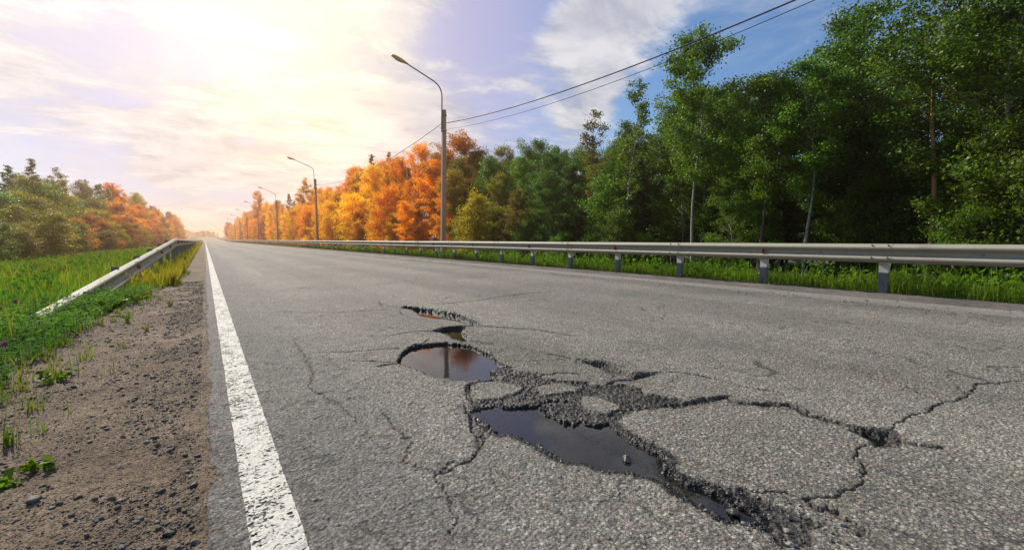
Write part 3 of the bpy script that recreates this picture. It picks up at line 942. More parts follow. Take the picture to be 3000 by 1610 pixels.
# stones one can point at
for k_, (x, y, s, mt, lab, zf) in enumerate([
    (1.361, 1.226, .026, 'stoneb', 'flat wet stone half sunk in the middle of the long puddle', -.018),
    (1.366, 0.790, .026, 'stoneb', 'round brown stone at the narrow lower end of the long puddle', -.016),
    (1.703, 0.828, .0085, 'stonel', 'single small pebble on the clean asphalt slab right of the long puddle', None),
    (-0.065, 1.916, .017, 'stone', 'black angular stone on the shoulder close to the white line', None),
    (-0.520, 2.135, .030, 'stone', 'largest dark stone on the sandy shoulder', None),
    (-0.129, 1.658, .019, 'stone', 'black stone in the dark gravel cluster at the bottom of the shoulder', None),
    (-0.060, 1.560, .016, 'stone', 'dark stone nearest the asphalt edge at the bottom of the picture', None),
    (-0.250, 2.50, .014, 'stonel', 'pale flat stone in the middle of the shoulder', None),
    (-0.470, 3.90, .020, 'stone', 'brown clod lying among the sparse grass blades', None),
    (1.560, 0.560, .012, 'stonel', 'pale pebble lodged in the muddy crack at the bottom', None),
    (1.545, 0.520, .017, 'stone', 'dark wedge-shaped stone lodged in the muddy crack at the bottom', None),
    (1.335, 0.600, .014, 'stonel', 'light grey stone in the rubble at the lowest tip of the pothole', None),
    (1.40, 0.640, .014, 'stonel', 'pale stone embedded in the black rubble below the long puddle', None),
    (1.47, 0.665, .013, 'stoneb', 'black stone in the rubble right of the puddle end', None),
]):
    vs, fs = ROCKS_FINE[k_ % 6]
    bump_ = 1 + 0.06 * np.array([math.sin(v[0] * 9 + k_) * math.cos(v[1] * 11) for v in vs])[:, None]
    me = np_mesh('stone', vs * bump_ * s, fs, True)
    o = link('stone', me, M[mt])
    z0 = zf if zf is not None else (float(shoulder_z(np.array([x]), np.array([y]))[0]) if x < 0 else float(road_surface(np.array([x]), np.array([y]))[0][0]))
    o.location = (x, y, z0 + s * 0.25)
    o.rotation_euler = (0.1, 0.15, k_ * 1.3)
    tag(o, lab, 'stone', 'stones on and beside the road')


# ------------------------------------------------------------------ guardrails
def wprof():
    """W-beam section: (towards the road, up from the centre)"""
    half = [(0.000, 0.155), (0.016, 0.153), (0.026, 0.148), (0.072, 0.112), (0.081, 0.100), (0.082, 0.082), (0.076, 0.068), (0.018, 0.034), (0.008, 0.022), (0.006, 0.0)]
    full = half + [(a, -b) for a, b in half[::-1][1:]]
    back = [(a - 0.005, b) for a, b in full[::-1]]
    return full + back


def sweep_beam(path, side):
    """path: (x, y, centre z, lean); side -1: the face looks towards -x"""
    pr = wprof()
    n_ = len(pr)
    V, F = [], []
    for i, (x, y, z, lean) in enumerate(path):
        a = path[max(i - 1, 0)]
        b = path[min(i + 1, len(path) - 1)]
        t = Vector((b[0] - a[0], b[1] - a[1], 0)).normalized()
        nr = Vector((t.y, -t.x, 0)) * (1 if side > 0 else -1)
        cl, sl = math.cos(lean), math.sin(lean)
        for d_, h_ in pr:
            dd, hh = d_ * cl + h_ * sl * 1.0, h_ * cl - d_ * sl
            V.append((x + nr.x * dd, y + nr.y * dd, z + hh))
    for i in range(len(path) - 1):
        for j in range(n_):
            F.append((i * n_ + j, i * n_ + (j + 1) % n_, (i + 1) * n_ + (j + 1) % n_, (i + 1) * n_ + j))
    return V, F


def post_mesh(h, top_z):
    b = MB()
    # channel section, open side away from traffic; lower part dark
    split = 0.31
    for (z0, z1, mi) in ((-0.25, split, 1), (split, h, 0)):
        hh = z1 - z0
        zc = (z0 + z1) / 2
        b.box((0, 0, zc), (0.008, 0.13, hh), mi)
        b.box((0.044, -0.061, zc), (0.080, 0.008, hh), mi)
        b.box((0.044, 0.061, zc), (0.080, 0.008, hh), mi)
    return b


right_rail = empty('guardrail', (9.30, 0, 0))
tag(right_rail, 'long galvanised steel guardrail along the far right side of the road', 'guardrail', 'guardrails')
rt0 = random.Random(3)
py_r = np.concatenate([np.arange(-5, 200, 4.0), np.arange(200, 500, 8.0)])
path = [(float(bend(y)) + rt0.uniform(-.012, .012), float(y), 0.635 + float(rise(y)) + rt0.uniform(-.008, .008), rt0.uniform(-.03, .03)) if y > 3 else (0.0, float(y), 0.635, 0.0) for y in py_r]
V_, F_ = sweep_beam(path, -1)
me = bpy.data.meshes.new('rail_beam')
me.from_pydata(V_, [], F_)
me.update()
link('rail_beam', me, M['galv'], right_rail)
# laps: a slightly proud second layer where beams overlap, with its bolts
lap0 = None
for i in range(-1, 14):
    yj = 3.0 + 4 * i
    if lap0 is None:
        lap = MB()
        v_, f_ = sweep_beam([(-0.0035, -0.16, 0.635, 0), (-0.0035, 0.16, 0.635, 0)], -1)
        n_ = len(wprof())
        lap.add(v_, f_)
        h_ = n_ // 2
        lap.add(v_, [(k, k + 1, n_ - 2 - k, n_ - 1 - k) for k in range(h_ - 1)] + [(n_ + k + 1, n_ + k, 2 * n_ - 1 - k, 2 * n_ - 2 - k) for k in range(h_ - 1)])
        lap0 = o = lap.build('lap_joint', M['galv'], right_rail)
        bm_ = MB()
        bm_.tube([(0, 0, 0), (-0.016, 0, 0.010)], 0.013, 6)
        b0 = bm_.build('bolt', M['bolt'], lap0)
        bs = []
        for dy in (-0.11, 0.11):
            for hz in (0.127, -0.075):
                bb = b0 if not bs else b0.copy()
                if bs:
                    C.objects.link(bb)
                    bb.parent = lap0
                bb.location = (-0.066 if hz > 0 else -0.080, dy, 0.635 + hz)
                bs.append(bb)
    else:
        o = lap0.copy()
        C.objects.link(o)
        o.parent = right_rail
        if i < 8:
            for b0 in bs:
                bb = b0.copy()
                C.objects.link(bb)
                bb.parent = o
    o.location = (0 if yj < 6 else -0.006, yj, 0)
slot = MB()
slot.box((0, 0, 0), (0.005, 0.045, 0.014))
slot0 = None
for i in range(-1, 14):
    for dy in (-1.2, 0.9):
        if slot0 is None:
            slot0 = o = slot.build('slot_hole', M['bolt'], right_rail)
        else:
            o = slot0.copy()
            C.objects.link(o)
            o.parent = right_rail
        o.location = (-0.0075, 3.0 + 4 * i + dy, 0.635)
pm = None
post_ys = [3.0 + 2 * i for i in range(-4, 96)]
for i, y in enumerate(post_ys):
    if pm is None:
        b = post_mesh(0.76, 0)
        pm = b.build('post', [M['postw'], M['postg']], right_rail)
        br = MB()
        br.add([(0.0, -0.07, 0.76), (0.0, -0.07, 0.43), (0.0, 0.07, 0.43), (0.0, 0.07, 0.76), (-0.09, -0.05, 0.70), (-0.09, -0.05, 0.50), (-0.09, 0.05, 0.50), (-0.09, 0.05, 0.70)],
               [(0, 1, 2, 3), (7, 6, 5, 4), (0, 4, 5, 1), (3, 2, 6, 7), (0, 3, 7, 4), (1, 5, 6, 2)])
        bk = br.build('bracket', M['postw'], pm)
        o = pm
    else:
        o = pm.copy()
        C.objects.link(o)
        o.parent = right_rail
        k2 = bk.copy()
        C.objects.link(k2)
        k2.parent = o
    o.location = (0.13, y, 0)
    o.rotation_euler = (rt0.uniform(-.02, .02), rt0.uniform(-.02, .02), rt0.uniform(-.06, .06))
far_posts = MB()
for y in range(195, 480, 4):
    far_posts.box((0.16 + float(bend(y)), y, 0.30 + float(rise(y))), (0.09, 0.13, 0.8))
tag(far_posts.build('post', M['postw'], right_rail), kind='stuff')
rf = None
for i in range(-1, 40):
    y = 5.0 + 4 * i - 0.08
    if rf is None:
        b = MB()
        b.add([(0, -0.0, -0.055), (0, 0, 0.055), (-0.075, 0.0, 0.035), (-0.075, 0, -0.035), (0, 0.008, -0.055), (0, 0.008, 0.055), (-0.075, 0.008, 0.035), (-0.075, 0.008, -0.035)],
              [(0, 3, 2, 1), (4, 5, 6, 7), (0, 1, 5, 4), (1, 2, 6, 5), (2, 3, 7, 6), (3, 0, 4, 7)])
        b.add([(0, 0.010, -0.05), (0, 0.010, 0.05), (-0.075, 0.010, 0.032), (-0.075, 0.010, -0.032), (0, 0.03, -0.05), (0, 0.03, 0.05)],
              [(0, 3, 2, 1), (1, 2, 5), (0, 4, 3), (4, 5, 2, 3), (0, 1, 5, 4)], 1)
        rf = b.build('reflector', [M['red'], M['refl']], right_rail)
        o = rf
    else:
        o = rf.copy()
        C.objects.link(o)
        o.parent = right_rail
    o.location = (-0.006, y, 0.635)

# left rail: ramps down into the grass at its near end
left_rail = empty('guardrail', (-0.92, 21.2, 0))
tag(left_rail, 'guardrail on the left verge whose near end slopes down into the grass', 'guardrail', 'guardrails')
lp = []
for t_ in np.linspace(0, 1, 22):
    # t 0 = buried end, 1 = knee
    x = -1.487 + 0.567 * t_
    y = 6.75 + 14.45 * t_
    z = -0.075 + 0.83 * t_
    lp.append((x + 0.92, y - 21.2, z, -0.45 * (1 - t_) ** 0.8))
for y in np.concatenate([np.arange(23, 100, 4), np.arange(100, 300, 10)]):
    x = -0.92 + float(bend(y))
    lp.append((x + 0.92, float(y) - 21.2, 0.755 - 0.12 * min(1, (y - 21) / 40) + float(rise(y)), 0.0))
v_, f_ = sweep_beam(lp, 1)
n_ = len(wprof())
f_.append(tuple(range(n_))[::-1])
me = bpy.data.meshes.new('rail_beam')
me.from_pydata(v_, [], f_)
me.update()
link('rail_beam', me, M['galv'], left_rail)
bl = MB()
bl.box((0, 0, 0), (0.05, 0.012, 0.012))
bl0 = None
for t_ in (0.12, 0.40, 0.63, 0.95):
    for dy in (-0.12, 0.12):
        if bl0 is None:
            bl0 = o = bl.build('bolt', M['bolt'], left_rail)
        else:
            o = bl0.copy()
            C.objects.link(o)
            o.parent = left_rail
        o.location = (-1.487 + 0.567 * t_ + 0.92 + 0.045, 6.75 + 14.45 * t_ - 21.2 + dy, -0.075 + 0.83 * t_ + 0.13)
pl_ = None
for i, t_ in enumerate([0.30, 0.46, 0.60, 0.75, 0.88, 1.0] + [1.0 + 0.14 * k for k in range(1, 26)]):
    y = 6.75 + 14.45 * t_
    x = -1.487 + 0.567 * min(t_, 1)
    top = (-0.075 + 0.83 * t_ + 0.19) if t_ < 1 else 0.86 - 0.12 * min(1, (y - 21) / 40)
    if pl_ is None:
        b = MB()
        for sy in (-0.055, 0.055):
            b.box((-0.05, sy, 0.5), (0.10, 0.008, 1.0))
        b.box((0, 0, 0.5), (0.008, 0.118, 1.0))
        pl_ = b.build('post', M['postg'], left_rail)
        o = pl_
    else:
        o = pl_.copy()
        C.objects.link(o)
        o.parent = left_rail
    o.scale = (1, 1, top + 0.15)
    o.location = (x + 0.92 - 0.03, y - 21.2, -0.15)
rl = None
for t_ in (0.42, 0.70, 0.86, 1.1, 1.35, 1.6, 1.9):
    y = 6.75 + 14.45 * t_
    x = -1.487 + 0.567 * min(t_, 1)
    z = -0.075 + 0.83 * min(t_, 1) - (0.12 * min(1, max(0, y - 21) / 40))
    if rl is None:
        b = MB()
        b.tube([(0, 0, 0), (0.05, -0.01, 0)], [0.05, 0.04], 10)
        b.tube([(0.051, -0.01, 0), (0.054, -0.01, 0)], 0.03, 10, 1)
        rl = b.build('reflector', [M['red'], M['refl']], left_rail)
        o = rl
    else:
        o = rl.copy()
        C.objects.link(o)
        o.parent = left_rail
    o.location = (x + 0.92 + 0.015, y - 21.2, z)


# ------------------------------------------------------------------ lamp posts and cables
def make_lamp():
    root = empty('street_lamp')
    b = MB()
    # tapered square-ish concrete pole with chamfered corners
    def ring(w, z):
        a, c = w / 2, w / 2 * 0.72
        return [(a, -c, z), (a, c, z), (c, a, z), (-c, a, z), (-a, c, z), (-a, -c, z), (-c, -a, z), (c, -a, z)]
    rings = [ring(0.285, -0.6), ring(0.26, 1.5), ring(0.235, 4), ring(0.205, 6.6), ring(0.19, 7.8)]
    vs = sum(rings, [])
    fs = []
    for i in range(len(rings) - 1):
        for j in range(8):
            fs.append((i * 8 + j, i * 8 + (j + 1) % 8, (i + 1) * 8 + (j + 1) % 8, (i + 1) * 8 + j))
    fs.append(tuple(range(8))[::-1])
    fs.append(tuple(range(len(vs) - 8, len(vs))))
    b.add(vs, fs)
    b.build('pole', M['conc'], root)
    b = MB()
    for z in (6.75, 7.55):
        b.tube([(0, 0, z), (0, 0, z + 0.07)], 0.145, 12)
    b.tube([(0, 0, 7.79), (0, 0, 7.86)], 0.12, 12)
    b.build('clamp', M['steel'], root)
    b = MB()
    pts = [(-0.13, 0, 6.7), (-0.13, 0, 8.45), (-0.15, 0, 8.72), (-0.22, 0, 8.92), (-0.36, 0, 9.10), (-0.58, 0, 9.24), (-1.1, 0, 9.44), (-2.10, 0, 9.82)]
    b.tube(pts, 0.034, 10)
    b.build('arm', M['steel'], root, smooth=True)
    # lamp head: a flattened tapered shell
    b = MB()
    d = Vector((-1, 0, 0.30)).normalized()
    u = Vector((0.30, 0, 1)).normalized()
    s0 = Vector((-2.0, 0, 9.79))
    prof = [(0.0, .045, .045), (0.10, .07, .06), (0.22, .10, .085), (0.45, .145, .10), (0.70, .150, .095), (0.85, .12, .07), (0.92, .06, .035)]
    vs, fs = [], []
    for (l, w, h) in prof:
        for j in range(12):
            a = 2 * PI * j / 12
            hh = h * math.sin(a) * (1.0 if math.sin(a) > 0 else 0.7)
            vs.append(s0 + d * l + u * hh + Vector((0, 1, 0)) * (w * math.cos(a)))
    for i in range(len(prof) - 1):
        for j in range(12):
            fs.append((i * 12 + j, i * 12 + (j + 1) % 12, (i + 1) * 12 + (j + 1) % 12, (i + 1) * 12 + j))
    fs.append(tuple(range(12))[::-1])
    fs.append(tuple(range(len(vs) - 12, len(vs))))
    b.add(vs, fs)
    hd = b.build('lamp_head', M['lamp'], root, smooth=True)
    b = MB()
    vs, fs = [], []
    pr = [(0.30, .10, .060), (0.36, .115, .10), (0.60, .12, .115), (0.76, .10, .085), (0.80, .08, .055)]
    for (l, w, h) in pr:
        for j in range(9):
            a = PI + PI * j / 8
            vs.append(s0 + d * l + u * (h * math.sin(a)) + Vector((0, 1, 0)) * (w * math.cos(a)))
    for i in range(len(pr) - 1):
        for j in range(8):
            fs.append((i * 9 + j, i * 9 + j + 1, (i + 1) * 9 + j + 1, (i + 1) * 9 + j))
    b.add(vs, fs)
    b.build('lamp_glass', M['glassy'], hd, smooth=True)
    b = MB()
    b.tube([(0.08, 0, 7.22), (0.22, -0.03, 7.22), (0.24, -0.03, 7.28)], 0.014, 6)
    b.tube([(-0.10, 0, 6.88), (-0.24, -0.02, 6.88), (-0.25, -0.02, 6.95)], 0.012, 6)
    b.tube([(0.09, 0, 6.85), (0.14, 0, 6.85)], 0.02, 6)
    b.build('cable_hook', M['steel'], root)
    return root


lamp0 = make_lamp()
LAMPX = 10.8
lamp_spec = [(23.1, 'nearest lamp post, tall concrete pole standing behind the right guardrail', 1.1), (-10.9, 'lamp post just out of view on the right, carrying the near cables', 0),
             (56.8, 'second lamp post up the road, against the orange trees', -0.2), (91.5, 'third lamp post up the road beside the tall pine', 0.2),
             (126, 'fourth lamp post, its head just above the far treetops', 0), (160, 'fifth lamp post, mostly lost among the distant trees', 0),
             (194, 'sixth lamp post, thin and far away by the trees', 0), (228, 'most distant lamp post, where the guardrail starts to climb', 0)]
lamps = []
for i, (y, lab, lean) in enumerate(lamp_spec):
    if i == 0:
        r_ = lamp0
    else:
        r_ = lamp0.copy()
        C.objects.link(r_)
        for ch in lamp0.children:
            if ch is None:
                continue
            c = ch.copy()
            C.objects.link(c)
            c.parent = r_
            for g in ch.children:
                d_ = g.copy()
                C.objects.link(d_)
                d_.parent = c
    r_.location = (LAMPX + float(bend(y)), y, -0.10 + float(rise(y)))
    r_.rotation_euler = (0, R(lean), 0)
    tag(r_, lab, 'street lamp', 'street lamps along the right side')
    lamps.append((y, lean))


def cable(y0, y1, z0, z1, sag, rad, off0, off1, label, x0=LAMPX, x1=LAMPX):
    b = MB()
    pts = []
    for t_ in np.linspace(0, 1, 33):
        y = y0 + (y1 - y0) * t_
        pts.append((x0 + off0 + (x1 + off1 - x0 - off0) * t_ + float(bend(y)), y, z0 + (z1 - z0) * t_ - sag * 4 * t_ * (1 - t_)))
    b.tube(pts, rad, 6)
    tag(b.build('overhead_cable', M['cable']), label, 'cable', 'cables strung between the lamp posts')


cable(23.1, -10.9, 7.11, 7.62, 1.24, 0.019, 0.30, 0.30, 'upper thick black cable running from the nearest lamp post to the top right')
cable(23.1, -10.9, 6.69, 7.75, 1.46, 0.009, -0.05, -0.05, 'thin cable just under the thick one, from the nearest lamp post to the top right')
cable(23.1, 56.8, 7.12, 7.15, 0.9, 0.016, 0.1, 0.1, 'black cable between the nearest and the second lamp post')
cable(56.8, 91.5, 7.12, 7.15, 0.9, 0.016, 0.1, 0.1, 'black cable between the second and the third lamp post')


# ------------------------------------------------------------------ vegetation
def leaf_quads(cent, size, r_, up_bias=0.0, elong=1.5):
    n = len(cent)
    a = r_.standard_normal((n, 3))
    a /= np.linalg.norm(a, axis=1)[:, None] + 1e-9
    b = r_.standard_normal((n, 3))
    b[:, 2] -= up_bias
    b -= a * (a * b).sum(1)[:, None]
    b /= np.linalg.norm(b, axis=1)[:, None] + 1e-9
    c = np.cross(a, b)
    s = size * (0.6 + 0.8 * r_.random(n))[:, None]
    L = b * s * elong * 0.5
    W = c * s * 0.5
    bendv = a * s * 0.12
    v = np.stack([cent - L, cent - W + bendv, cent + L, cent + W + bendv], 1).reshape(-1, 3)
    f = np.arange(4 * n).reshape(-1, 4)
    return v, f


def limbs_tree(seed, h, r, z0, nb, ntw, nleaf, leaf, shape='birch', bark='birch', spread=0.16, trunk_r=0.055):
    """returns (trunk MB, leaf verts, leaf faces)"""
    r_ = np.random.default_rng(seed)
    mb = MB()
    ph = r_.uniform(0, 6, 4)
    amp = 0.12 if shape != 'spruce' else 0.02

    def axis(z):
        return np.array([amp * math.sin(z * 0.7 + ph[0]) * z / h * 2, amp * math.sin(z * 0.9 + ph[1]) * z / h * 2, z])
    zs = np.linspace(-0.3, h * 0.97, 12)
    mb.tube([axis(z) for z in zs], [max(0.006, trunk_r * (1 - 0.93 * max(0, z) / h)) for z in zs], 7)
    cents = []
    for i in range(nb):
        t = (i + r_.random()) / nb
        if shape == 'birch':
            z = z0 + (h - z0) * t ** 0.9
            prof = math.sin(PI * min(1, (t * 0.86 + 0.12))) ** 0.75
            ln = r * prof * r_.uniform(0.65, 1.15) + 0.12
            dz = ln * r_.uniform(0.35, 0.9) * (0.6 + t)
        elif shape == 'bush':
            z = z0 + (h - z0) * t * 0.9
            ln = r * math.sqrt(max(0.05, 1 - (t * 0.95) ** 2.2)) * r_.uniform(0.6, 1.15)
            dz = ln * r_.uniform(0.1, 0.7)
        elif shape == 'spruce':
            z = z0 + (h - z0) * t
            ln = r * (1 - t) ** 0.85 * r_.uniform(0.75, 1.1) + 0.07
            dz = -0.18 * ln * (1 - t) + 0.3 * ln * t
        else:  # pine
            z = z0 + (h - z0) * t
            ln = r * math.sin(PI * (0.18 + 0.74 * t)) * r_.uniform(0.5, 1.2)
            dz = ln * r_.uniform(0.0, 0.5)
        an = r_.uniform(0, 2 * PI)
        d = np.array([math.cos(an), math.sin(an), 0.0])
        p0 = axis(z)
        p1 = p0 + d * ln * 0.55 + np.array([0, 0, dz * 0.6])
        p2 = p0 + d * ln + np.array([0, 0, dz])
        br = max(0.004, 0.020 * (ln / max(r, 0.1)) * (1.1 - t))
        mb.tube([p0, p1, p2], [br, br * 0.6, 0.002], 4, cap=False)
        m_ = int(nleaf * (ln / r + 0.25) / nb)
        # twigs off the branch
        tw = []
        for k in range(ntw):
            u = 0.25 + 0.75 * r_.random()
            q = p0 + (p1 - p0) * min(1, u / 0.55) if u < 0.55 else p1 + (p2 - p1) * (u - 0.55) / 0.45
            td = r_.standard_normal(3)
            td[2] = td[2] * 0.5 + (0.2 if shape in ('birch', 'bush') else 0.0)
            td /= np.linalg.norm(td)
            tl = r_.uniform(0.12, 0.42) * (0.4 + 0.6 * r) * (0.5 if shape == 'spruce' else 1)
            tw.append((q, q + td * tl))
        tw.append((p1, p2))
        A = np.array([a for a, _ in tw])
        B = np.array([b for _, b in tw])
        idx = r_.integers(0, len(tw), max(3, m_))
        u = r_.random(len(idx))[:, None]
        sp = spread * (0.35 if shape == 'spruce' else 1.0)
        cc = A[idx] + (B[idx] - A[idx]) * u + r_.standard_normal((len(idx), 3)) * sp * np.array([1, 1, 0.7 if shape != 'spruce' else 0.4])
        cents.append(cc)
    cents = np.concatenate(cents)
    cents = cents[cents[:, 2] > 0.05]
    v, f = leaf_quads(cents, leaf, r_, 0.6 if shape == 'birch' else 0.0, 1.35 if shape in ('birch', 'bush') else 3.2)
    return mb, v, f


KIND = {}


def tree_kind(key, name, bark, leafm, **kw):
    mb, v, f = limbs_tree(**kw)
    tm = bpy.data.meshes.new(name + '_trunk')
    tm.from_pydata(mb.v, [], mb.f)
    tm.polygons.foreach_set('use_smooth', [True] * len(mb.f))
    tm.materials.append(M[bark])
    tm.update()
    cm = np_mesh(name + '_crown', v, f, False)
    cm.materials.append(M[leafm])
    KIND[key] = (name, tm, cm, kw['h'])


for i in range(5):
    tree_kind('birch%d' % i, 'birch_tree', 'birch', 'lgreen', seed=100 + i, h=8.0, r=[1.5, 1.25, 1.7, 1.4, 1.1][i], z0=[1.4, 1.0, 0.9, 1.9, 1.2][i], nb=62, ntw=7, nleaf=[30000, 25000, 33000, 26000, 18000][i], leaf=0.053, shape='birch', spread=0.13)
for i in range(3):
    tree_kind('bush%d' % i, 'leafy_bush', 'bark', 'lgreen', seed=200 + i, h=4.0, r=1.35, z0=0.15, nb=60, ntw=7, nleaf=19000, leaf=0.050, shape='bush', spread=0.12, trunk_r=0.035)
for i in range(2):
    tree_kind('spruce%d' % i, 'spruce_tree', 'bark', 'nspruce', seed=300 + i, h=8.0, r=1.5, z0=0.5, nb=120, ntw=5, nleaf=17000, leaf=0.040, shape='spruce', spread=0.16, trunk_r=0.08)
for i in range(2):
    tree_kind('pine%d' % i, 'pine_tree', 'pinebark', 'nspruce', seed=400 + i, h=10.0, r=1.7, z0=3.6, nb=34, ntw=8, nleaf=12000, leaf=0.050, shape='pine', spread=0.15, trunk_r=0.11)
for i in range(2):
    tree_kind('bare%d' % i, 'birch_tree', 'birch', 'lgreen', seed=520 + i, h=8.0, r=1.2, z0=3.3, nb=50, ntw=6, nleaf=19000, leaf=0.054, shape='birch', spread=0.12, trunk_r=0.06)
tree_kind('wisp', 'birch_sapling', 'birch', 'lgreen', seed=500, h=8.0, r=0.62, z0=2.2, nb=44, ntw=4, nleaf=3600, leaf=0.060, shape='birch', spread=0.08, trunk_r=0.035)
tree_kind('tallpine', 'pine_tree', 'pinebark', 'ldark', seed=501, h=9.0, r=1.6, z0=3.6, nb=44, ntw=7, nleaf=14000, leaf=0.056, shape='birch', spread=0.14, trunk_r=0.085)


def plant_tree(key, x, y, h, leafm, label, group, barkm=None, rz=None, wide=1.0):
    name, tm, cm, h0 = KIND[key]
    xb = x + float(bend(y))
    root = empty(name, (xb, y, lz(x, y) - 0.03), random.uniform(0, 6.28) if rz is None else rz)
    s = h / h0
    w = s ** 0.75 * wide
    root.scale = (w, w, s)
    tag(root, label, {'birch_tree': 'birch tree', 'birch_sapling': 'birch tree', 'leafy_bush': 'bush', 'spruce_tree': 'spruce tree', 'pine_tree': 'pine tree'}[name], group)
    for nm, me, mt in (('trunk', tm, M[barkm] if barkm else None), ('crown', cm, M[leafm])):
        o = bpy.data.objects.new(nm, me)
        C.objects.link(o)
        o.parent = root
        if mt is not None:
            o.material_slots[0].link = 'OBJECT'
            o.material_slots[0].material = mt
    return root


rt = random.Random(5)
YAW, PITCH, FPX = R(33.518), R(4.327), 1163.0


def bearing_x(x, y):
    """horizontal place in the frame, 0..1, only used to choose how tall the wood stands at that bearing"""
    u = x * math.cos(YAW) - y * math.sin(YAW)
    f = x * math.sin(YAW) + y * math.cos(YAW)
    return 0.5 + u / max(f, 0.01) * FPX / 2575, f


# skyline of the wood, by bearing: (bearing, elevation angle tangent)
SKY_R = [(.215, .030), (.225, .045), (.245, .062), (.258, .078), (.272, .085), (.300, .105), (.330, .128), (.37, .165), (.41, .190), (.44, .200), (.475, .178), (.51, .195), (.545, .218), (.58, .215), (.605, .225), (.63, .255), (.645, .285), (.66, .345), (.676, .375), (.70, .335), (.735, .335), (.77, .370), (.80, .375), (.83, .410), (.86, .355), (.89, .415), (.92, .440), (.96, .500), (1.0, .56), (1.2, .62)]
SKY_L = [(-.3, .15), (0.0, .155), (.03, .150), (.045, .160), (.07, .130), (.10, .115), (.13, .100), (.155, .068), (.17, .055), (.185, .036), (.2, .030)]


def interp(tab, v):
    if v <= tab[0][0]:
        return tab[0][1]
    for (a, p), (b, q) in zip(tab, tab[1:]):
        if v <= b:
            return p + (q - p) * (v - a) / (b - a)
    return tab[-1][1]


GR_GREEN = 'green trees of the wood behind the right guardrail'
GR_OLIVE = 'olive trees around the nearest lamp post'
GR_GOLD = 'orange trees along the right side up the road'
GR_FAR = 'far orange trees where the road meets the sky'
GL_GREEN = 'green bushes and young trees along the left verge'
GL_RUST = 'rusty orange trees along the left side up the road'


def right_colours(y, x):  # green to orange by bearing: flare light put into leaf colour
    a = math.degrees(math.atan2(x, y))
    if a > 36.5 + rt.uniform(-1.5, 1.5):
        return rt.choice(['lgreen', 'lgreen', 'lgreen', 'ldark']), GR_GREEN
    if a > 27.0 + rt.uniform(-1.5, 1.5):
        return rt.choice(['lolive', 'lamber', 'lolive', 'lgreen', 'lamber'] if a < 30 else ['lolive', 'lolive', 'lgreen'] ) if a < 33 else rt.choice(['lolive', 'lgreen', 'lgreen']), GR_OLIVE
    if y < 320:
        return rt.choice(['lorange', 'lgold', 'lorange', 'lgold'] if a < 20 else ['lorange', 'lorange', 'lgold', 'lamber']), GR_GOLD
    return rt.choice(['lorange', 'lrust']), GR_FAR


LAB = {
    GR_GREEN: {'birch_tree': 'leafy green birch in the dense dark wood behind the right guardrail', 'leafy_bush': 'low green bush at the foot of the dark wood behind the right guardrail',
               'spruce_tree': 'dark green spruce inside the wood behind the right guardrail', 'birch_sapling': 'thin green sapling in the wood behind the right guardrail'},
    GR_OLIVE: {'birch_tree': 'olive green birch among the trees beside the nearest lamp post', 'leafy_bush': 'olive bush behind the guardrail beside the nearest lamp post',
               'spruce_tree': 'spruce tip among the olive trees beside the nearest lamp post', 'birch_sapling': 'thin olive sapling beside the nearest lamp post'},
    GR_GOLD: {'birch_tree': 'birch glowing orange and gold in the row up the right side of the road', 'leafy_bush': 'golden orange bush behind the guardrail up the right side of the road',
              'spruce_tree': 'orange tinged conifer rising from the golden row up the road', 'birch_sapling': 'thin orange sapling in the row up the road', 'pine_tree': 'orange tinged pine in the row up the road'},
    GR_FAR: {'birch_tree': 'small orange tree in the far distance where the road climbs', 'spruce_tree': 'small reddish conifer in the far distance where the road climbs', 'leafy_bush': 'far orange bush where the road climbs'},
    GL_GREEN: {'birch_tree': 'young green tree in the thicket on the left verge', 'leafy_bush': 'dense green bush in the thicket on the left verge', 'spruce_tree': 'young dark conifer poking out of the left thicket', 'birch_sapling': 'thin young tree sticking out of the left thicket'},
    GL_RUST: {'birch_tree': 'rusty orange young tree in the row on the left side up the road', 'leafy_bush': 'rusty orange bush in the row on the left side up the road', 'spruce_tree': 'reddish young conifer in the row on the left side up the road', 'birch_sapling': 'thin reddish young tree on the left side up the road'},
}


ROWN = {0: 'front row', 1: 'middle row', 2: 'back row', 3: 'deep back row', 4: 'deepest undergrowth'}
MARKS_R = [(-99, 'in from the right picture edge'), (4.6, 'past the bare orange-brown trunk'), (9.5, 'past the tallest pale-trunked birch'), (16.0, 'past the wispy sapling'), (23.1, 'past the nearest lamp post'), (40, 'halfway to the second lamp post'), (56.8, 'past the second lamp post'),
           (91.5, 'past the third lamp post'), (126, 'past the fourth lamp post'), (160, 'past the fifth lamp post'), (194, 'past the sixth lamp post')]
MARKS_L = [(-99, 'in from the left picture edge'), (57, 'past the tallest conifer of the left thicket'), (70, 'past the wispy left treetop'), (110, 'where the left wood turns rusty'), (160, 'down the far left row')]
SHORT = {'lgreen': 'fresh green', 'ldark': 'dark green', 'lolive': 'olive', 'lgold': 'golden', 'lamber': 'amber', 'lorange': 'orange', 'lrust': 'rusty red', 'nspruce': 'dark green', 'nrust': 'rusty orange'}  # 'orange' is the flare tint painted into green leaves
KN = {'birch_tree': 'birch', 'leafy_bush': 'bush', 'spruce_tree': 'conifer', 'birch_sapling': 'sapling', 'pine_tree': 'pine'}
ORD = ['first', 'second', 'third', 'fourth', 'fifth', 'sixth', 'seventh', 'eighth', 'ninth', 'tenth', 'eleventh', 'twelfth', 'thirteenth', 'fourteenth', 'fifteenth', 'sixteenth', 'seventeenth', 'eighteenth', 'nineteenth', 'twentieth']
PENDING = []


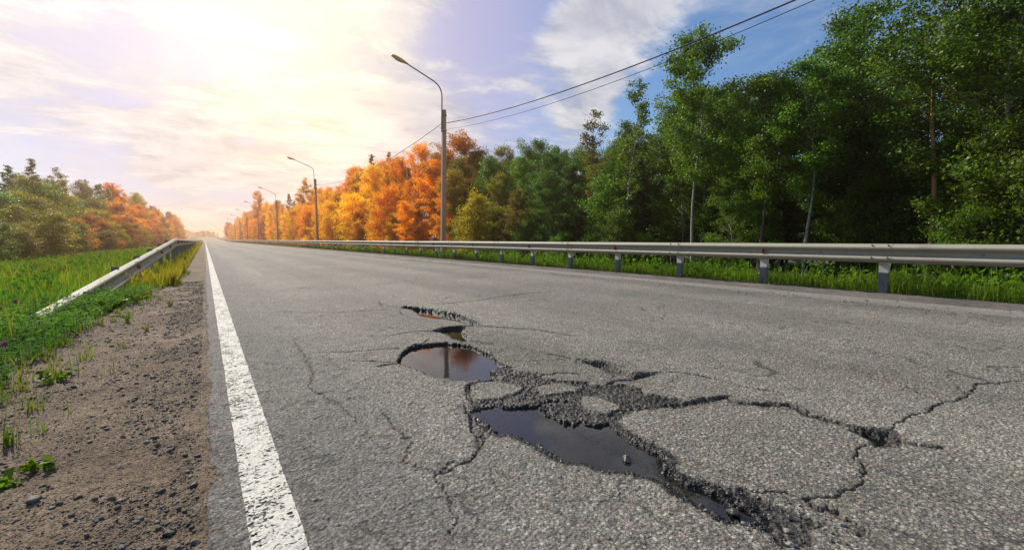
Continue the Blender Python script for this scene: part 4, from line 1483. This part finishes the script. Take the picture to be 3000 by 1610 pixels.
def put(key, x, y, h, leafm, grp, row=1, **kw):
    nm = KIND[key][0]
    if key.startswith('spruce'):
        leafm = 'nspruce' if leafm in ('lgreen', 'ldark') else ('nrust' if leafm in ('lrust', 'lorange', 'lgold') else 'ldark')
    o = plant_tree(key, x, y, h, leafm, LAB[grp][nm], grp, **kw)
    if y < 420:
        PENDING.append((x, y, row, SHORT[leafm], KN[nm], o))


def name_trees():
    cnt = {}
    for x, y, row, colr, kn, o in sorted(PENDING, key=lambda q: q[1]):
        marks = MARKS_R if x > 0 else MARKS_L
        mk = [m_[1] for m_ in marks if y >= m_[0]][-1]
        k = (x > 0, row, mk, colr, kn)
        cnt[k] = cnt.get(k, 0) + 1
        side = '' if 'left' in mk else (' on the right' if x > 0 else ' on the left')
        o['label'] = '%s %s %s in the %s, %s' % (ORD[min(len(ORD) - 1, cnt[k] - 1)], colr, kn, ROWN[row], mk)


# right-hand wood: front fringe of bushes, then rows of birches
y = -1.5
while y < 330:
    step = 1.12 + max(0, y) * 0.020
    for row, xr in enumerate((13.2, 15.2, 17.6) if y < 70 else (13.6, 17.0)):
        x = xr + rt.uniform(-0.8, 0.8)
        yy_ = y + rt.uniform(-0.5, 0.5) * step
        b_, f_ = bearing_x(x, yy_)
        if b_ > 1.12:
            continue
        hs = interp(SKY_R, b_) * f_ + CAMH - lz(x, yy_)
        lm, grp = right_colours(yy_, x)
        if row == 0:
            h = hs * rt.uniform(0.30, 0.62 if b_ > .6 else 0.8)
            if any(abs(b_ - q) < w_ for q, w_ in ((.906, .024), (.676, .012), (.786, .010), (.742, .010))):
                continue
            if b_ > .64 and rt.random() < .12:
                continue
            key = 'bush%d' % rt.randrange(3) if rt.random() < 0.6 else 'birch%d' % rt.randrange(5)
            if grp == GR_FAR:
                h = hs * rt.uniform(0.8, 1.0)
        elif row == 1:
            h = hs * rt.uniform(0.68, 0.96)
            key = 'birch%d' % rt.randrange(5) if rt.random() < 0.85 else 'spruce%d' % rt.randrange(2)
        else:
            h = hs * rt.uniform(0.80, 1.02)
            key = 'birch%d' % rt.randrange(5) if rt.random() < 0.7 else 'spruce%d' % rt.randrange(2)
        h = max(h, 1.6)
        if grp == GR_FAR and key.startswith('pine'):
            key = 'birch0'
        put(key, x, yy_, h, lm, grp, row=row, wide=0.82 + 0.22 * rt.random())
    y += step * rt.uniform(0.85, 1.15)
# dark depth of the wood
for i in range(34):
    y = -1 + 46 * (i + rt.random()) / 34
    x = 21.5 + rt.uniform(-1.5, 2.5)
    b_, f_ = bearing_x(x, y)
    if b_ > 1.05:
        continue
    lm, grp = right_colours(y, x)
    put('birch%d' % rt.randrange(5) if rt.random() < .6 else 'spruce%d' % rt.randrange(2), x, y, (interp(SKY_R, b_) * f_ + CAMH) * rt.uniform(.85, .98), 'ldark' if grp == GR_GREEN else lm, grp, row=3, wide=1.25)

for i in range(26):
    y = -2 + 40 * (i + rt.random()) / 26
    x = 26.5 + rt.uniform(-1.5, 3)
    b_, f_ = bearing_x(x, y)
    if b_ < 1.05:
        put('bush%d' % rt.randrange(3), x, y, rt.uniform(4.5, 6), 'ldark', GR_GREEN, row=4, wide=1.9)
# trees one can single out: (bearing, x, top tangent, kind, leaf, bark, label, width)
special = [
    (.676, 12.9, .405, 'bare0', 'lgreen', None, 'tallest pale-trunked birch where the green wood steps up, its feathery top under the cables', 1.0),
    (.614, 13.6, .325, 'wisp', 'lgreen', None, 'thin wispy birch sapling standing clear of the wood against the sky', 1.0),
    (.580, 14.6, .262, 'wisp', 'lolive', None, 'slender pale-leaved treetop poking above the olive trees', 1.0),
    (.906, 12.9, .520, 'tallpine', 'ldark', None, 'tall tree with a straight bare orange-brown trunk rising behind the guardrail', 1.1),
    (.786, 12.8, .360, 'bare1', 'lgreen', None, 'birch with a thin crooked white trunk near the middle of the green wood', 1.0),
    (.742, 12.8, .330, 'bare0', 'lgreen', 'bark', 'slim tree with a leaning brown trunk in the green wood', 1.0),
    (.828, 15.0, .455, 'birch2', 'ldark', None, 'broad leafy birch top standing above its neighbours in the green wood', 1.1),
    (.985, 13.0, .60, 'birch2', 'lgreen', None, 'tallest dense tree at the right edge of the picture', 1.2),
    (.299, 15.5, .128, 'pine0', 'lgold', None, 'lone pine with a flat layered top left of the second lamp post', 0.8),
    (.255, 15.0, .100, 'birch1', 'lorange', None, 'tall spiky orange tree standing above the row beside the third lamp post', 0.9),
    (.450, 16.5, .206, 'birch2', 'lrust', None, 'round dark rust-red tree top just right of the nearest lamp post', 1.4),
    (.365, 16.5, .180, 'spruce0', 'nrust', None, 'pointed orange conifer top between the first and second lamp posts', 0.9),
    (.382, 16.5, .186, 'spruce1', 'nrust', None, 'second pointed conifer top just left of the nearest lamp post', 0.8),
    (.285, 15.5, .098, 'spruce1', 'nrust', None, 'dark conical tree just left of the lone pine', 1.1),
]
for b_, x, tn, key, lm, bk_, lab, wd in special:
    ang = math.atan((b_ - 0.5) * 2575 / FPX) + YAW
    y = x / math.tan(ang)
    f_ = x * math.sin(YAW) + y * math.cos(YAW)
    plant_tree(key, x, y, tn * f_ + CAMH - lz(x, y), lm, lab, None, barkm=bk_, wide=wd)

# left thicket
y = 14.0
while y < 330:
    step = 1.4 + y * 0.022
    for row, xr in enumerate((-8.6, -10.8, -13.2)):
        x = xr + rt.uniform(-0.9, 0.9)
        yy_ = y + rt.uniform(-0.5, 0.5) * step
        b_, f_ = bearing_x(x, yy_)
        if b_ < -0.12 or (row == 0 and y > 150):
            continue
        hs = interp(SKY_L, b_) * f_ + CAMH - lz(x, yy_)
        rusty = b_ > 0.06 + rt.uniform(-.03, .03)  # past this bearing the flare's warm light is in the leaf colour
        if rusty:
            lm, grp = rt.choice(['lorange', 'lorange', 'lamber', 'lrust'] if b_ > .11 else ['lamber', 'lamber', 'lolive', 'lolive', 'lrust']), GL_RUST
        else:
            lm, grp = rt.choice(['lgreen', 'lolive', 'lolive', 'lolive']), GL_GREEN
        if row == 0:
            key, h = 'bush%d' % rt.randrange(3), hs * rt.uniform(0.35, 0.62)
        elif row == 1:
            key, h = ('bush%d' % rt.randrange(3) if rt.random() < 0.6 else 'birch%d' % rt.randrange(5)), hs * rt.uniform(0.55, 0.85)
        else:
            q = rt.random()
            key = 'birch%d' % rt.randrange(5) if q < 0.35 else ('spruce%d' % rt.randrange(2) if q < 0.75 else 'wisp')
            h = hs * rt.uniform(0.80, 1.05)
        put(key, x, yy_, max(h, 1.5), lm, grp, row=row, wide=1.2)
    y += step * rt.uniform(0.85, 1.15)
for b_, x, tn, key, lm, lab in [(.037, -12.0, .172, 'spruce0', 'lolive', 'tallest young conifer standing above the left thicket'),
                                (.061, -12.0, .150, 'wisp', 'lolive', 'wispy treetop right of the tallest conifer in the left thicket'),
                                (.168, -12.0, .058, 'birch1', 'lrust', 'rust-coloured tree ending the left row before the gap of sky')]:
    ang = math.atan((b_ - 0.5) * 2575 / FPX) + YAW
    y = x / math.tan(ang)
    f_ = x * math.sin(YAW) + y * math.cos(YAW)
    plant_tree(key, x, y, tn * f_ + CAMH - lz(x, y), lm, lab, None, wide=1.0)
name_trees()
# the far end, beyond the crest
ORD_FAR = ORD + ['twenty-first', 'twenty-second', 'twenty-third', 'twenty-fourth']
for i in range(24):
    x0 = -48 + 62 * (i + rt.random()) / 24
    y = 620 + rt.uniform(-20, 60)
    o = plant_tree(rt.choice(['birch0', 'birch2', 'spruce0', 'bush0']), x0, y, rt.uniform(6, 9), 'lrust', ORD_FAR[i] + ' tree from the left in the reddish far wood closing off the road', 'far wood at the end of the road', wide=2.0)
    o['category'] = 'tree'
    o.location.x = x0


# ---- grass
def grass(name, xs_, ys_, zs_, hmin, hmax, w, mat, label, seed=0, wide_far=True, cat='grass', lean=0.35, hfac=None):
    r_ = np.random.default_rng(seed)
    n = len(xs_)
    dist = np.hypot(xs_, ys_)
    hh = hmin + (hmax - hmin) * r_.random(n) ** 1.4
    hh = hh * (0.75 + 0.75 * fbm(xs_ * 1.3 + 7, ys_ * 1.3, 3, 191).clip(-0.6, 0.9))
    if hfac is not None:
        hh = hh * hfac
    ww = w * (0.7 + 0.6 * r_.random(n)) * (1 + (dist / 7.0 if wide_far else 0))
    a = r_.uniform(0, 2 * PI, n)
    dx, dy = np.cos(a), np.sin(a)
    b = r_.uniform(0, 2 * PI, n)
    bl_ = hh * (0.08 + lean * r_.random(n) ** 1.5)
    bx_, by_ = np.cos(b) * bl_, np.sin(b) * bl_
    base = np.stack([xs_, ys_, zs_], 1)

    def pt(u, side, wf):
        return base + np.stack([bx_ * u ** 2 + dx * ww * wf * side, by_ * u ** 2 + dy * ww * wf * side, hh * u * (1 - 0.15 * lean * u)], 1)
    v = np.stack([pt(0, -.5, 1), pt(0, .5, 1), pt(.5, -.5, .85), pt(.5, .5, .85), pt(1, -.5, .12), pt(1, .5, .12)], 1).reshape(-1, 3)
    i = np.arange(n) * 6
    f = np.concatenate([np.stack([i, i + 1, i + 3, i + 2], 1), np.stack([i + 2, i + 3, i + 5, i + 4], 1)])
    me = np_mesh(name, v, f, False)
    o = link(name, me, mat)
    return tag(o, label, cat, kind='stuff')


def zland(x, y):
    return land(x, y)


# left verge
def edge_left(y):
    return -1.08 + 0.46 * sstep(y, 5, 13) + 0.12 * fbm(y * 1.1, y * 0.07, 3, 151)


def leftfield(n, seed, ymax, ymin=2.2, p=2.4, xmin=-9.5):
    r_ = np.random.default_rng(seed)
    yy = ymin + (ymax - ymin) * r_.random(n) ** p
    ed = edge_left(yy)
    xx = ed - (ed - xmin) * r_.random(n) ** 1.5
    soft = (ed - xx) / 0.25
    keep = (r_.random(n) < np.clip(soft, 0.08, 1)) & (fbm(xx * 2.2, yy * 2.2, 3, 161) > -0.55)
    return xx[keep], yy[keep]


x_, y_ = leftfield(120000, 21, 60)
z_ = np.where(x_ > -2.6, shoulder_z(x_, y_), land(x_, y_)) - 0.01
far_ = sstep(y_, 9, 24) + 0.30 * fbm(x_ * 0.8, y_ * 0.8, 3, 171)
g_ = far_ < 0.35
def rail_fac(x, y):
    """grass stays short in front of the low end of the rail"""
    rx = -1.487 + 0.567 * np.clip((y - 6.75) / 14.45, 0, 1)
    f = np.where(x > rx - 0.12, 0.26 + 0.5 * sstep(y, 8, 20), 1.0)
    return f * np.where(y < 6.75, 0.45 + 0.0 * y, 1.0)


hf_ = rail_fac(x_, y_)
grass('grass', x_[g_], y_[g_], z_[g_], 0.06, 0.42, 0.0048, M['ggreen'], 'lush green grass covering the left verge around the sunken rail end', 31, hfac=hf_[g_])
grass('grass', x_[~g_], y_[~g_], z_[~g_], 0.10, 0.50, 0.0048, M['gyellow'], 'yellowish tall grass further along the left verge', 32, hfac=hf_[~g_])
r2 = np.random.default_rng(77)
n = 15000
y_ = 11 + 150 * r2.random(n) ** 1.8
x_ = -0.52 - 6.5 * r2.random(n) ** 3.0
grass('grass', x_, y_, land(x_, y_), 0.10, 0.42, 0.006, M['gdry'], 'dry orange-brown grass beside and behind the left guardrail', 33)
# right verge
n = 90000
y_ = -1.5 + 62 * r2.random(n) ** 1.6
x_ = 9.40 + 0.10 * fbm(y_ * 1.5, y_ * 0.1, 3, 181) + 3.6 * r2.random(n) ** 1.2
z_ = land(x_, y_)
grass('grass', x_, y_, z_, 0.08, 0.42, 0.0048, M['ggreen'], 'bright green grass strip under the right guardrail', 34)
n = 16000
y_ = 30 + 200 * r2.random(n) ** 1.5
x_ = 9.35 + 3.6 * r2.random(n)
grass('grass', x_ + bend(y_), y_, land(x_, y_), 0.15, 0.42, 0.006, M['gdry'], 'golden dry grass under the right guardrail far up the road', 35)
n = 1500
y_ = -1 + 22 * r2.random(n)
x_ = 9.9 + 2.2 * r2.random(n)
grass('grass', x_, y_, land(x_, y_), 0.35, 0.75, 0.005, M['ggreen'], 'tall seed-headed grass stems standing behind the right guardrail', 36)


def weeds_mass(name, n, seed, fx, mat, leaf, hmax, label):
    r_ = np.random.default_rng(seed)
    x0, y0 = fx(r_, n)
    k = 14
    hh = hmax * (0.35 + 0.65 * r_.random(n))
    u = r_.random((n, k))
    cx_ = x0[:, None] + r_.normal(0, 0.05, (n, k)) * (0.4 + u)
    cy_ = y0[:, None] + r_.normal(0, 0.05, (n, k)) * (0.4 + u)
    cz_ = land(x0, y0)[:, None] + hh[:, None] * u
    v, f = leaf_quads(np.stack([cx_.ravel(), cy_.ravel(), cz_.ravel()], 1), leaf, r_, 0, 1.9)
    return tag(link(name, np_mesh(name, v, f), mat), label, 'weeds', kind='stuff')


weeds_mass('weeds', 900, 301, lambda r_, n: (9.75 + 2.6 * r_.random(n) ** 1.3, -1 + 45 * r_.random(n) ** 1.5), M['cloverl'], 0.055, 0.55, 'leafy weeds mixed into the grass under the right guardrail')
weeds_mass('weeds', 1300, 302, lambda r_, n: (-1.9 - 5.5 * r_.random(n), 6 + 40 * r_.random(n) ** 1.6), M['clover'], 0.050, 0.45, 'dark leafy weeds scattered through the left meadow grass')
r3 = np.random.default_rng(88)
cxx = r3.uniform(-1.05, -0.45, 70)
cyy = 3.0 + 12 * r3.random(70) ** 1.3
ee = edge_left(cyy)
cxx = ee + 0.34 * r3.random(70) ** 1.6
rep_ = r3.integers(4, 26, 70)
tx = np.repeat(cxx, rep_) + r3.normal(0, 0.022, rep_.sum())
ty = np.repeat(cyy, rep_) + r3.normal(0, 0.022, rep_.sum())
grass('grass', tx, ty, shoulder_z(tx, ty) - 0.004, 0.04, 0.20, 0.0035, M['gyellow'], 'ragged sparse grass creeping from the verge onto the sand', 37, lean=0.9)
n = 420
ty = 4.2 + 9 * r3.random(n)
tx = -1.3 - 3.0 * r3.random(n)
grass('grass', tx, ty, land(tx, ty), 0.35, 0.70, 0.0035, M['gdry'], 'thin dry seed stalks standing in the left meadow', 38, lean=0.5)


# broad-leaved low herbs (clover) at the near left
def herb(n, seed, xr, yr, h, leaf, mat, name, label, kind='stuff', clump=None):
    r_ = np.random.default_rng(seed)
    xx = r_.uniform(*xr, n)
    yy = r_.uniform(*yr, n)
    if clump:
        kk = fbm(xx * clump, yy * clump, 3, seed) > -0.12
        xx, yy = xx[kk], yy[kk]
        e = edge_left(yy) + 0.03 + 0.10 * r_.standard_normal(len(xx)) * (r_.random(len(xx)) < 0.3)
        kk = xx < e
        xx, yy = xx[kk], yy[kk]
    zz = shoulder_z(xx, yy)
    hh = h * (0.25 + 0.75 * r_.random(len(xx)))
    V, F = [], []
    base = 0
    for k3 in range(3):
        a = r_.uniform(0, 6.28, len(xx)) if k3 == 0 else a + 2.09
        c = np.stack([xx + np.cos(a) * leaf * .5, yy + np.sin(a) * leaf * .5, zz + hh], 1)
        L = np.stack([np.cos(a), np.sin(a), np.full(len(xx), .25)], 1) * leaf * .5
        W = np.stack([-np.sin(a), np.cos(a), np.zeros(len(xx))], 1) * leaf * .38
        W[:, 2] += r_.normal(0, leaf * .15, len(xx))
        v = np.stack([c - L, c - L * .1 - W, c + L * .75 - W * .55, c + L, c + L * .75 + W * .55, c - L * .1 + W], 1).reshape(-1, 3)
        i = np.arange(len(xx)) * 6 + base
        F.append(np.stack([i, i + 1, i + 2, i + 3], 1))
        F.append(np.stack([i, i + 3, i + 4, i + 5], 1))
        V.append(v)
        base += len(v)
    # stems
    st_w = 0.0012
    p0 = np.stack([xx, yy, zz - 0.01], 1)
    p1 = np.stack([xx, yy, zz + hh], 1)
    s_ = np.array([st_w, 0, 0])
    v = np.stack([p0 - s_, p0 + s_, p1 + s_, p1 - s_], 1).reshape(-1, 3)
    i = np.arange(len(xx)) * 4 + base
    F.append(np.stack([i, i + 1, i + 2, i + 3], 1))
    V.append(v)
    me = np_mesh(name, np.concatenate(V), np.concatenate(F), False)
    return link(name, me, mat)


def clover_patch(n, seed, h, leaf, mat, label, cut):
    o = herb(n, seed, (-2.8, -0.55), (2.6, 9.5), h, leaf, mat, 'clover_undergrowth', '', clump=cut)
    return tag(o, label, 'clover', kind='stuff')


clover_patch(15000, 91, 0.12, 0.022, M['clover'], 'dark green clover mat in front of the sunken rail end', 1.6)
clover_patch(9000, 95, 0.19, 0.028, M['cloverl'], 'bright green taller weeds standing in the clover near the rail end', 2.3)


def tuft(x, y, h, nb, label, w=0.005, mat='ggreen', seed=0, lean=0.5, name='grass_tuft', cat='grass tuft'):
    r_ = np.random.default_rng(seed + 900)
    xs2 = r_.normal(0, 0.012, nb)
    ys2 = r_.normal(0, 0.012, nb)
    o = grass(name, xs2, ys2, np.zeros(nb) - 0.005, h * 0.35, h, w, M[mat], label, seed + 5, wide_far=False, cat=cat, lean=lean)
    del o['kind']
    o.location = (x, y, float(shoulder_z(np.array([x]), np.array([y]))[0]))
    o['group'] = 'plants growing in the sandy shoulder'
    return o


tuft(-0.735, 2.80, 0.20, 26, 'dense green grass tuft at the left picture edge above the dark stone', 0.006, seed=1)
tuft(-0.66, 2.92, 0.14, 8, 'small tuft just right of the dense grass tuft', 0.0045, seed=2)
tuft(-0.543, 3.95, 0.20, 6, 'tall single grass shoot standing on the bare sand', 0.006, seed=3, lean=0.12)
tuft(-0.745, 4.09, 0.24, 8, 'long thin shoot between the clover and the bare sand', 0.006, seed=4, lean=0.2)
tuft(-0.400, 4.00, 0.15, 3, 'faint thin blade closest to the white line', 0.004, seed=5, lean=0.15, mat='gyellow')
tuft(-0.62, 3.15, 0.22, 5, 'dark green arching blades over the gravel', 0.0045, seed=6, lean=0.8)
tuft(-0.50, 5.6, 0.18, 30, 'yellowish sparse tuft on the sand below the rail', 0.004, seed=7, lean=0.9, mat='gyellow')
tuft(-0.42, 7.6, 0.22, 40, 'yellow grass tuft at the edge of the sand near the rail', 0.005, seed=8, lean=0.9, mat='gyellow')
tuft(-0.72, 6.3, 0.25, 30, 'green weed clump beside the lower part of the rail', 0.006, seed=9, lean=0.7)
tuft(-0.60, 4.9, 0.12, 24, 'flat dry tuft spread on the sand', 0.004, seed=10, lean=1.2, mat='gyellow')


def weed(x, y, h, n, label, seed, leaf=0.022):
    r_ = np.random.default_rng(seed)
    z0 = float(shoulder_z(np.array([x]), np.array([y]))[0])
    root = empty('weed', (x, y, z0))
    tag(root, label, 'weed', 'plants growing in the sandy shoulder')
    st = MB()
    cents = []
    for k in range(5):
        a = r_.uniform(0, 6.28)
        L = h * r_.uniform(0.7, 1.3)
        e = Vector((math.cos(a) * L * 0.9, math.sin(a) * L * 0.9, L * r_.uniform(0.25, 0.7)))
        md = e * 0.5 + Vector((0, 0, L * 0.15))
        st.tube([(0, 0, -0.01), md, e], [0.0018, 0.0013, 0.0008], 5)
        for q in range(n):
            t_ = r_.uniform(0.2, 1)
            p = md * (t_ * 2) if t_ < 0.5 else md + (e - md) * (t_ * 2 - 1)
            cents.append(np.array(p) + r_.normal(0, 0.008, 3))
    st.build('stem', M['ggreen'], root)
    v, f = leaf_quads(np.array(cents), leaf, r_, 0, 1.5)
    me = np_mesh('foliage', v, f)
    link('foliage', me, M['ggreen'], root)


weed(-0.560, 2.44, 0.055, 9, 'small bright green weed sprouting from the gravel below the tufts', 1)
weed(-0.640, 2.33, 0.050, 9, 'low green weed at the left picture edge in the dark gravel', 2)
weed(-0.800, 3.88, 0.10, 18, 'leafy weed at the border of the clover and the sand', 3)
weed(-1.02, 7.1, 0.26, 40, 'leafy bright green plant growing over the lower rail', 4, 0.04)
weed(-0.86, 8.3, 0.20, 30, 'green plant leaning on the rail above the leafy one', 5, 0.035)


def clover_flower(x, y, h, label, seed):
    z0 = float(land(x, y))
    root = empty('clover_flower', (x, y, z0))
    tag(root, label, 'flower', 'pink clover flowers')
    st = MB()
    st.tube([(0.06, -0.02, 0), (0.03, -0.01, h * .5), (0, 0, h)], [0.0022, 0.0018, 0.0015], 5)
    st.build('stem', M['ggreen'], root)
    r_ = np.random.default_rng(seed)
    d = r_.standard_normal((140, 3))
    d /= np.linalg.norm(d, axis=1)[:, None]
    cents = d * np.array([.013, .013, .012]) + np.array([0, 0, h + .006])
    v, f = leaf_quads(cents, 0.010, r_, 0, 2.0)
    link('bloom', np_mesh('bloom', v, f), M['flower'], root)


clover_flower(-1.60, 6.55, 0.28, 'pink clover flower on a tall stem left of the sunken rail end', 1)
clover_flower(-1.20, 4.62, 0.16, 'pink clover flower low in the clover at the left picture edge', 2)

# ------------------------------------------------------------------ air
HAZE_DENSITY = 0.0012
bm = bmesh.new()
bmesh.ops.create_cube(bm, size=1)
me = bpy.data.meshes.new('haze')
bm.to_mesh(me)
bm.free()
hz, t, out = new_mat('haze_air')
pv = t.node('ShaderNodeVolumePrincipled')
pv.inputs['Color'].default_value = (1.0, 0.72, 0.50, 1)
pv.inputs['Density'].default_value = HAZE_DENSITY
pv.inputs['Anisotropy'].default_value = 0.72
t.l.new(pv.outputs[0], out.inputs['Volume'])
ho = link('haze', me, hz)
ho.scale = (3300, 3000, 29)
ho.location = (0, 1100, 12.0)
tag(ho, 'thin warm haze hanging over the road and trees', 'haze', kind='stuff')

# ------------------------------------------------------------------ render settings
scene.render.engine = 'CYCLES'
cy = scene.cycles
cy.max_bounces = 6
cy.diffuse_bounces = 3
cy.glossy_bounces = 3
cy.transmission_bounces = 4
cy.transparent_max_bounces = 8
cy.volume_bounces = 0
cy.caustics_reflective = False
cy.caustics_refractive = False
cy.sample_clamp_indirect = 6
cy.use_denoising = True
